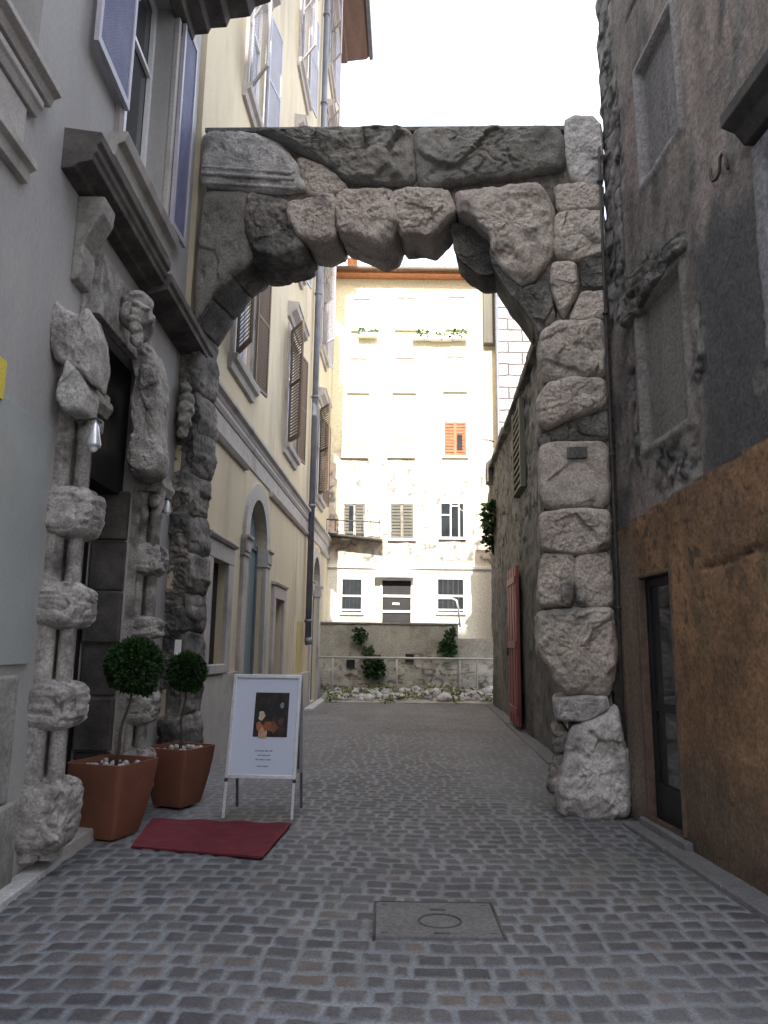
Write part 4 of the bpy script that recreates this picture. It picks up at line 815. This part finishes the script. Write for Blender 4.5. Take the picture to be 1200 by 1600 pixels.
# terrace: retaining wall, stair wall, railings
rwt = hq(600, 976)[1]*0+onY(600, 975, 23.6).z
xr = onY(716, 1000, 23.6).x; zr = onY(750, 998, 23.6).z
rw = thing('retaining_wall', 'grey stone retaining wall in front of the sunlit house', 'wall', (1, 23.6, 0))
def rw_sheet(x0, x1, z1, name, y):
    xs = np.arange(x0, x1, .04); zs = np.linspace(-.05, z1, 60); X, Z = np.meshgrid(xs, zs)
    n1 = fbm(v3(X*.8, Z*.8), 5, 370); n2 = fbm(v3(X*3, Z*3), 4, 371); n3 = fbm(v3(X*10, Z*10), 3, 372); rc = vn(v3(X*4.5, Z*7), 373); rk = ridge(v3(X*3.5, Z*6), 2, 374)
    c = np.array([.36, .34, .28])*(1+.3*n1+.15*n3)[..., None]; rb = sstep(1.5, .9, Z+.6*n1)[..., None]*.8
    c = c*(1-rb)+(np.array([.40, .37, .31])*(.5+.8*rc)[..., None]*sstep(.93, .75, rk)[..., None]+.04)*rb; k = sstep(.1, .5, n2)[..., None]*.4; c = c*(1-k)+np.array([.16, .15, .11])*k
    grid_obj(name, np.stack([X, y-.02*n1-.03*rb[..., 0]*(rc-.5), Z], -1), m_attr, rw, col=np.clip(c, .01, 1))
rw_sheet(-3.4, xr, rwt, 'wall', 23.6); rw_sheet(xr, 5.0, zr, 'stair_wall', 23.75)
bb = MB(); bb.box(-3.4, xr, 23.65, HY-.005, -.05, rwt-.004); bb.box(xr+.001, 5.0, 23.81, HY-.006, -.05, zr-.004); bb.box(-3.4, xr+.03, 23.55, 23.72, rwt-.003, rwt+.05); bb.build('terrace', m_plinth, rw)
hl = MB(); 
for px_, py_ in ((548, 1037), (640, 1028)): c = onY(px_, py_, 23.55); hl.box(c.x-.13, c.x+.13, 23.52, 23.66, c.z-.12, c.z+.12)
hl.build('drain_opening', m_dark, rw)
rlg = thing('street_railing', 'thin metal pipe railing in front of the retaining wall', 'railing', (0, 22.9, 0)); zz = onY(600, 1028, 22.9).z
t = MB(); t.tube([(-2.4, 22.9, zz), (3.45, 22.9, zz)], .035, 8); t.build('rail', m_trim, rlg)
for px_ in (520, 620, 718, 745):
    c = onY(px_, 1028, 22.9); MB().tube([(c.x, 22.9, 0), (c.x, 22.9, zz)], .03, 8).build('post', m_trim, rlg)
tr = thing('terrace_handrail', 'white bent handrail on the terrace before the right barred window', 'railing', onY(716, 978, 23.9)); 
MB().tube([onY(684, 935, 23.9), onY(706, 935, 23.9), onY(713, 938, 23.9), onY(716, 950, 23.9), onY(719, 980, 23.9)], .035, 8).build('rail', m_white, tr)
def shrub(name, px_, py_, y, r, n, lab, s=.12, seed=1, mt=m_leaf, sq=(1, .6, 1), grp='plants growing on the walls'):
    c = onY(px_, py_, y); t = thing(name, lab, 'plant', c, grp); m = MB(); leaves(m, c, r, n, s, seed, .15, sq=sq); m.build('foliage', mt, t)
    k = MB(); k.tube([c+Vector((0, .25, -.1)), c+Vector((.02, .1, 0)), c+Vector((0, 0, r*.5))], .012, 6); k.build('stem', m_stem, t)
shrub('wall_shrub', 585, 1043, 23.35, .32, 420, 'largest bright green shrub hanging on the retaining wall', .13, 1, sq=(1, .6, 1.0))
shrub('wall_shrub', 575, 1018, 23.4, .17, 120, 'small tuft directly above the largest wall shrub', .10, 2)
shrub('wall_shrub', 563, 994, 23.4, .22, 150, 'dark leafy tuft near the top left of the retaining wall', .11, 3, m_leaf)
shrub('wall_shrub', 700, 1012, 23.4, .28, 240, 'dark bushy tuft near the right corner of the retaining wall', .12, 4, m_leaf)
shrub('wall_shrub', 704, 990, 23.4, .16, 100, 'thin tuft at the top right corner of the retaining wall', .10, 5)
shrub('wall_shrub', 768, 810, 20.4, .42, 240, 'leafy plant growing out of the far end of the ruined wall', .17, 6, m_leaf, sq=(.6, .8, 1.2))
shrub('wall_shrub', 771, 850, 20.6, .25, 120, 'lower leafy tuft on the far end of the ruined wall', .14, 7)
bkt = onY(768, 740, 20.6); tag(MB().box(bkt.x-.14, bkt.x+.25, 20.5, 20.9, bkt.z-.28, bkt.z+.25).ball((bkt.x+.02, 20.62, bkt.z+.22), .2, 10, 6, .3, 4).build('corbel', m_darkst, bevel=.04), 'dark stone corbel sticking out of the far wall end', 'corbel')
br = MB(); c = onY(772, 690, 20.2)
br.tube([c, c+Vector((-.18, 0, .05)), c+Vector((-.4, 0, .06))], [.03, .02, .01], 6); br.tube([c+Vector((-.18, 0, .05)), c+Vector((-.3, .05, -.02))], [.015, .006], 5); tag(br.build('dry_branch', m_stem), 'dry reddish branch jutting from the wall end', 'branch')
# rubble and weeds along the end of the street
rb_ = MB(); R = random.Random(5)
for k in range(190):
    px_ = R.uniform(515, 770); y = R.uniform(22.1, 23.4); x = (px_-598)/1150*y*.99; s = R.uniform(.04, .15)*(1.7 if R.random() < .12 else 1)
    rb_.ball((x, y, s*.3+.30*(y-21.9)/1.7), (s, s*.8, s*.6), 7, 5, .5, k)
tag(rb_.build('rubble', m_pale), 'pale rubble stones strewn at the foot of the retaining wall', 'rubble', kind='stuff')
wd = MB()
for k in range(45):
    px_ = R.uniform(515, 775); y = R.uniform(21.9, 23.5); x = (px_-598)/1150*y*.99
    if R.random() < .35 and px_ < 600: continue
    leaves(wd, (x, y, .05+.30*(y-21.9)/1.7), R.uniform(.10, .27), 30, .10, k, .1, sq=(1.3, 1, .6))
tag(wd.build('weeds', mat('dusty_weeds', [(.10, .13, .04), (.20, .22, .08)], 5, .8, 0)), 'low dusty weeds along the end of the street', 'weeds', kind='stuff')
tag(MB().hexa([(-1.75, 21.9, -.05), (3.4, 21.9, -.05), (3.4, 23.62, -.05), (-1.75, 23.62, -.05), (-1.75, 21.9, .01), (3.4, 21.9, .01), (3.4, 23.62, .32), (-1.75, 23.62, .32)]).build('path_verge', mat('dusty_soil', [(.24, .23, .19), (.36, .34, .30)], 2, .95, .6, 15), None), kind='structure')
# ------------------------------------------------------------------ PLANTERS, TOPIARY, CARPET, A-BOARD
def planter(cx, cy, w, h, rot, lab):
    t = thing('planter', lab, 'planter', (cx, cy, 0), 'terracotta planters by the portal'); ca, sa = math.cos(rot), math.sin(rot)
    prof = [(.64, 0), (.67, .03), (.78, .26), (.88, .52), (.955, .76), (.995, .93), (1.0, 1.0), (.93, 1.0), (.92, .93)]
    N = 48; V = []; F_ = []
    for s, z in prof:
        for k in range(N):
            a = 2*math.pi*(k+.5)/N; e = .16; x = math.copysign(abs(math.cos(a))**e, math.cos(a)); y = math.copysign(abs(math.sin(a))**e, math.sin(a))
            x *= s*w/2; y *= s*w/2; V.append((cx+x*ca-y*sa, cy+x*sa+y*ca, z*h+.012))
    for i in range(len(prof)-1): F_ += [(i*N+k, i*N+(k+1) % N, (i+1)*N+(k+1) % N, (i+1)*N+k) for k in range(N)]
    F_.append(tuple(range(N))[::-1]); m = MB(); m.add(V, F_, True); o = m.build('pot', m_terra, t)
    md = o.modifiers.new('edges', 'EDGE_SPLIT'); md.split_angle = math.radians(40)
    so_ = MB(); b_ = len(prof)-1; so_.add(V[b_*N:(b_+1)*N], [tuple(range(N))]); so_.build('soil', m_soil, t)
    if True:
        pb_ = MB()
        for k in range(24):
            x, y = rnd.uniform(-.36, .36)*w, rnd.uniform(-.36, .36)*w; pb_.ball((cx+x*ca-y*sa, cy+x*sa+y*ca, h*.93+.02), rnd.uniform(.015, .03), 6, 4, .3, k)
        tag(pb_.build('pebbles', m_pale, t), kind='stuff')
    return t
planter(-2.30, 6.62, .56, .60, math.radians(-17), 'nearest square terracotta planter holding the bigger ball topiary')
planter(-2.06, 7.86, .53, .56, math.radians(-22), 'farther square terracotta planter beside the advertising board')
def topiary(base, top, rc, lab, seed):
    base, top = Vector(base), Vector(top); t = thing('topiary_tree', lab, 'topiary', base, 'ball topiaries in pots')
    m = MB(); pts = [base.lerp(top, k/8)+Vector((.012*math.sin(k*1.3), .01*math.cos(k), 0)) for k in range(9)]; m.tube(pts, [.016-.0008*k for k in range(9)], 8); tk = m.build('trunk', m_stem, t)
    c = top+Vector((0, 0, rc*.55)); f = MB(); leaves(f, c, rc, 11000, .045, seed, .62, True, (1, 1, .97)); leaves(f, c, rc*.9, 2500, .05, seed+1, .2, True); leaves(f, c+Vector((rc*.45, 0, -rc*.70)), rc*.38, 900, .045, seed+2, .2, True)
    f.build('crown', m_leaf, t)
topiary((-2.30, 6.64, .56), tuple(onY(209, 1062, 6.6)), .222, 'bigger round clipped topiary with a slanting bare stem', 11)
topiary((-2.07, 7.88, .52), tuple(onY(291, 1064, 7.9)), .175, 'smaller round clipped topiary behind the bigger one', 21)
q = [gnd(238, 1281), gnd(455, 1289), gnd(410, 1342), gnd(205, 1325)]
cpt = MB(); nx, ny = 24, 16; vs = []
for j in range(ny+1):
    for i in range(nx+1):
        p = q[3].lerp(q[2], i/nx).lerp(q[0].lerp(q[1], i/nx), j/ny); vs.append((p.x, p.y, .016+.006*math.sin(i*.9+j*.4)*math.sin(j*.5)))
vs += [(a_, b_, .001) for a_, b_, _ in vs]; n0 = (nx+1)*(ny+1); fs = [(j*(nx+1)+i, j*(nx+1)+i+1, (j+1)*(nx+1)+i+1, (j+1)*(nx+1)+i) for j in range(ny) for i in range(nx)]
edge = [i for i in range(nx+1)]+[j*(nx+1)+nx for j in range(1, ny+1)]+[ny*(nx+1)+i for i in range(nx-1, -1, -1)]+[j*(nx+1) for j in range(ny-1, 0, -1)]
fs += [(edge[k], edge[(k+1) % len(edge)], edge[(k+1) % len(edge)]+n0, edge[k]+n0) for k in range(len(edge))]
cpt.add(vs, fs); tag(cpt.build('door_mat', m_red), 'flat dark red carpet mat lying before the planters', 'mat')
# A-board
fl_, fr_ = gnd(346, 1278), gnd(459, 1281); ab = thing('advertising_board', 'white framed pavement A-board with a small dark painting poster', 'sign board', (fl_+fr_)/2)
e = (fr_-fl_).normalized(); wd_ = (fr_-fl_).length; bkv = Vector((-e.y, e.x, 0)); HT = 1.33; lean = .24
def BP(a, h, o, side=0):    # a across, h height along leaf, o outward; side 1 = rear leaf
    tt = h/HT; base = fl_+e*a
    off = bkv*(lean*tt) if side == 0 else bkv*(2*lean+.02-lean*tt)
    outv = (-bkv if side == 0 else bkv)*o; return base+off+outv+Vector((0, 0, h*.985))
def bbx(m, a0, a1, h0, h1, o0, o1, side=0): m.hexa([BP(a0, h0, o1, side), BP(a1, h0, o1, side), BP(a1, h0, o0, side), BP(a0, h0, o0, side), BP(a0, h1, o1, side), BP(a1, h1, o1, side), BP(a1, h1, o0, side), BP(a0, h1, o0, side)])
zb = .355
for sd in (0, 1):
    f = MB(); bbx(f, 0, .035, zb, HT, 0, .025, sd); bbx(f, wd_-.035, wd_, zb, HT, 0, .025, sd); bbx(f, .035, wd_-.035, zb, zb+.035, 0, .025, sd); bbx(f, .035, wd_-.035, HT-.035, HT, 0, .025, sd)
    fo = f.build('frame', m_alu, ab, bevel=.004)
    for a in (0.004, wd_-.030): m = MB(); bbx(m, a, a+.026, 0, zb-.001, .001, .022, sd); m.build('leg', m_alu if sd == 0 else m_pipe, ab, bevel=.003)
    m = MB(); bbx(m, .035, wd_-.035, zb+.035, HT-.035, .004, .012, sd); m.build('poster' if sd == 0 else 'back_panel', m_poster if sd == 0 else m_pipe, ab)
mj = MB(); bbx(mj, .0, .03, zb-.03, zb, .0, .03); bbx(mj, wd_-.03, wd_, zb-.03, zb, 0, .03); mj.build('hinge', m_iron, ab)
m_pic = mat('dark_oil_painting', [(.008, .014, .026), (.02, .018, .018), (.06, .035, .025)], 9, .5, 0, fine=0)
m = MB(); pa0, pa1, ph0, ph1 = .235, .235+.335, .735, 1.155; bbx(m, pa0, pa1, ph0, ph1, .012, .0145); pic = m.build('picture', m_pic, ab)
for (a, h, r_, cc) in [(.075, .20, .036, (.60, .50, .40)), (.055, .10, .034, (.42, .16, .09)), (.14, .10, .04, (.30, .10, .05)), (.10, .04, .05, (.55, .36, .26)), (.20, .09, .04, (.20, .08, .04)), (.27, .30, .022, (.25, .30, .34)), (.27, .15, .03, (.10, .05, .07))]:
    m = MB(); p = [(a+r_*math.cos(k*.785)*(1+.3*math.sin(k*2.1+a*40)), h+1.3*r_*math.sin(k*.785)*(1+.25*math.cos(k*3+a*30))) for k in range(8)]
    o_ = .0150+.0006*len(ab.children)*.05
    m.add([BP(pa0+x, ph0+y, o_+.0004*(a*10 % 1)) for x, y in p], [tuple(range(8))]); m.build('painted_patch', mat('paint', [tuple(v*.6 for v in cc), cc], 30, .5, 0, fine=0), pic)
m = MB()
for h, segs_ in ((.600, [(.27, .30), (.305, .36), (.366, .40), (.41, .44)]), (.560, [(.30, .33), (.336, .38), (.386, .42)]), (.520, [(.28, .31), (.318, .36), (.368, .38), (.388, .43)]), (.46, [(.30, .345), (.352, .41)])):
    for a, b in segs_: bbx(m, a, b, h, h+.012, .012, .0135)
m.build('lettering', mat('grey_ink', [(.22, .26, .36), (.26, .30, .40)], 3, .6, 0), ab)
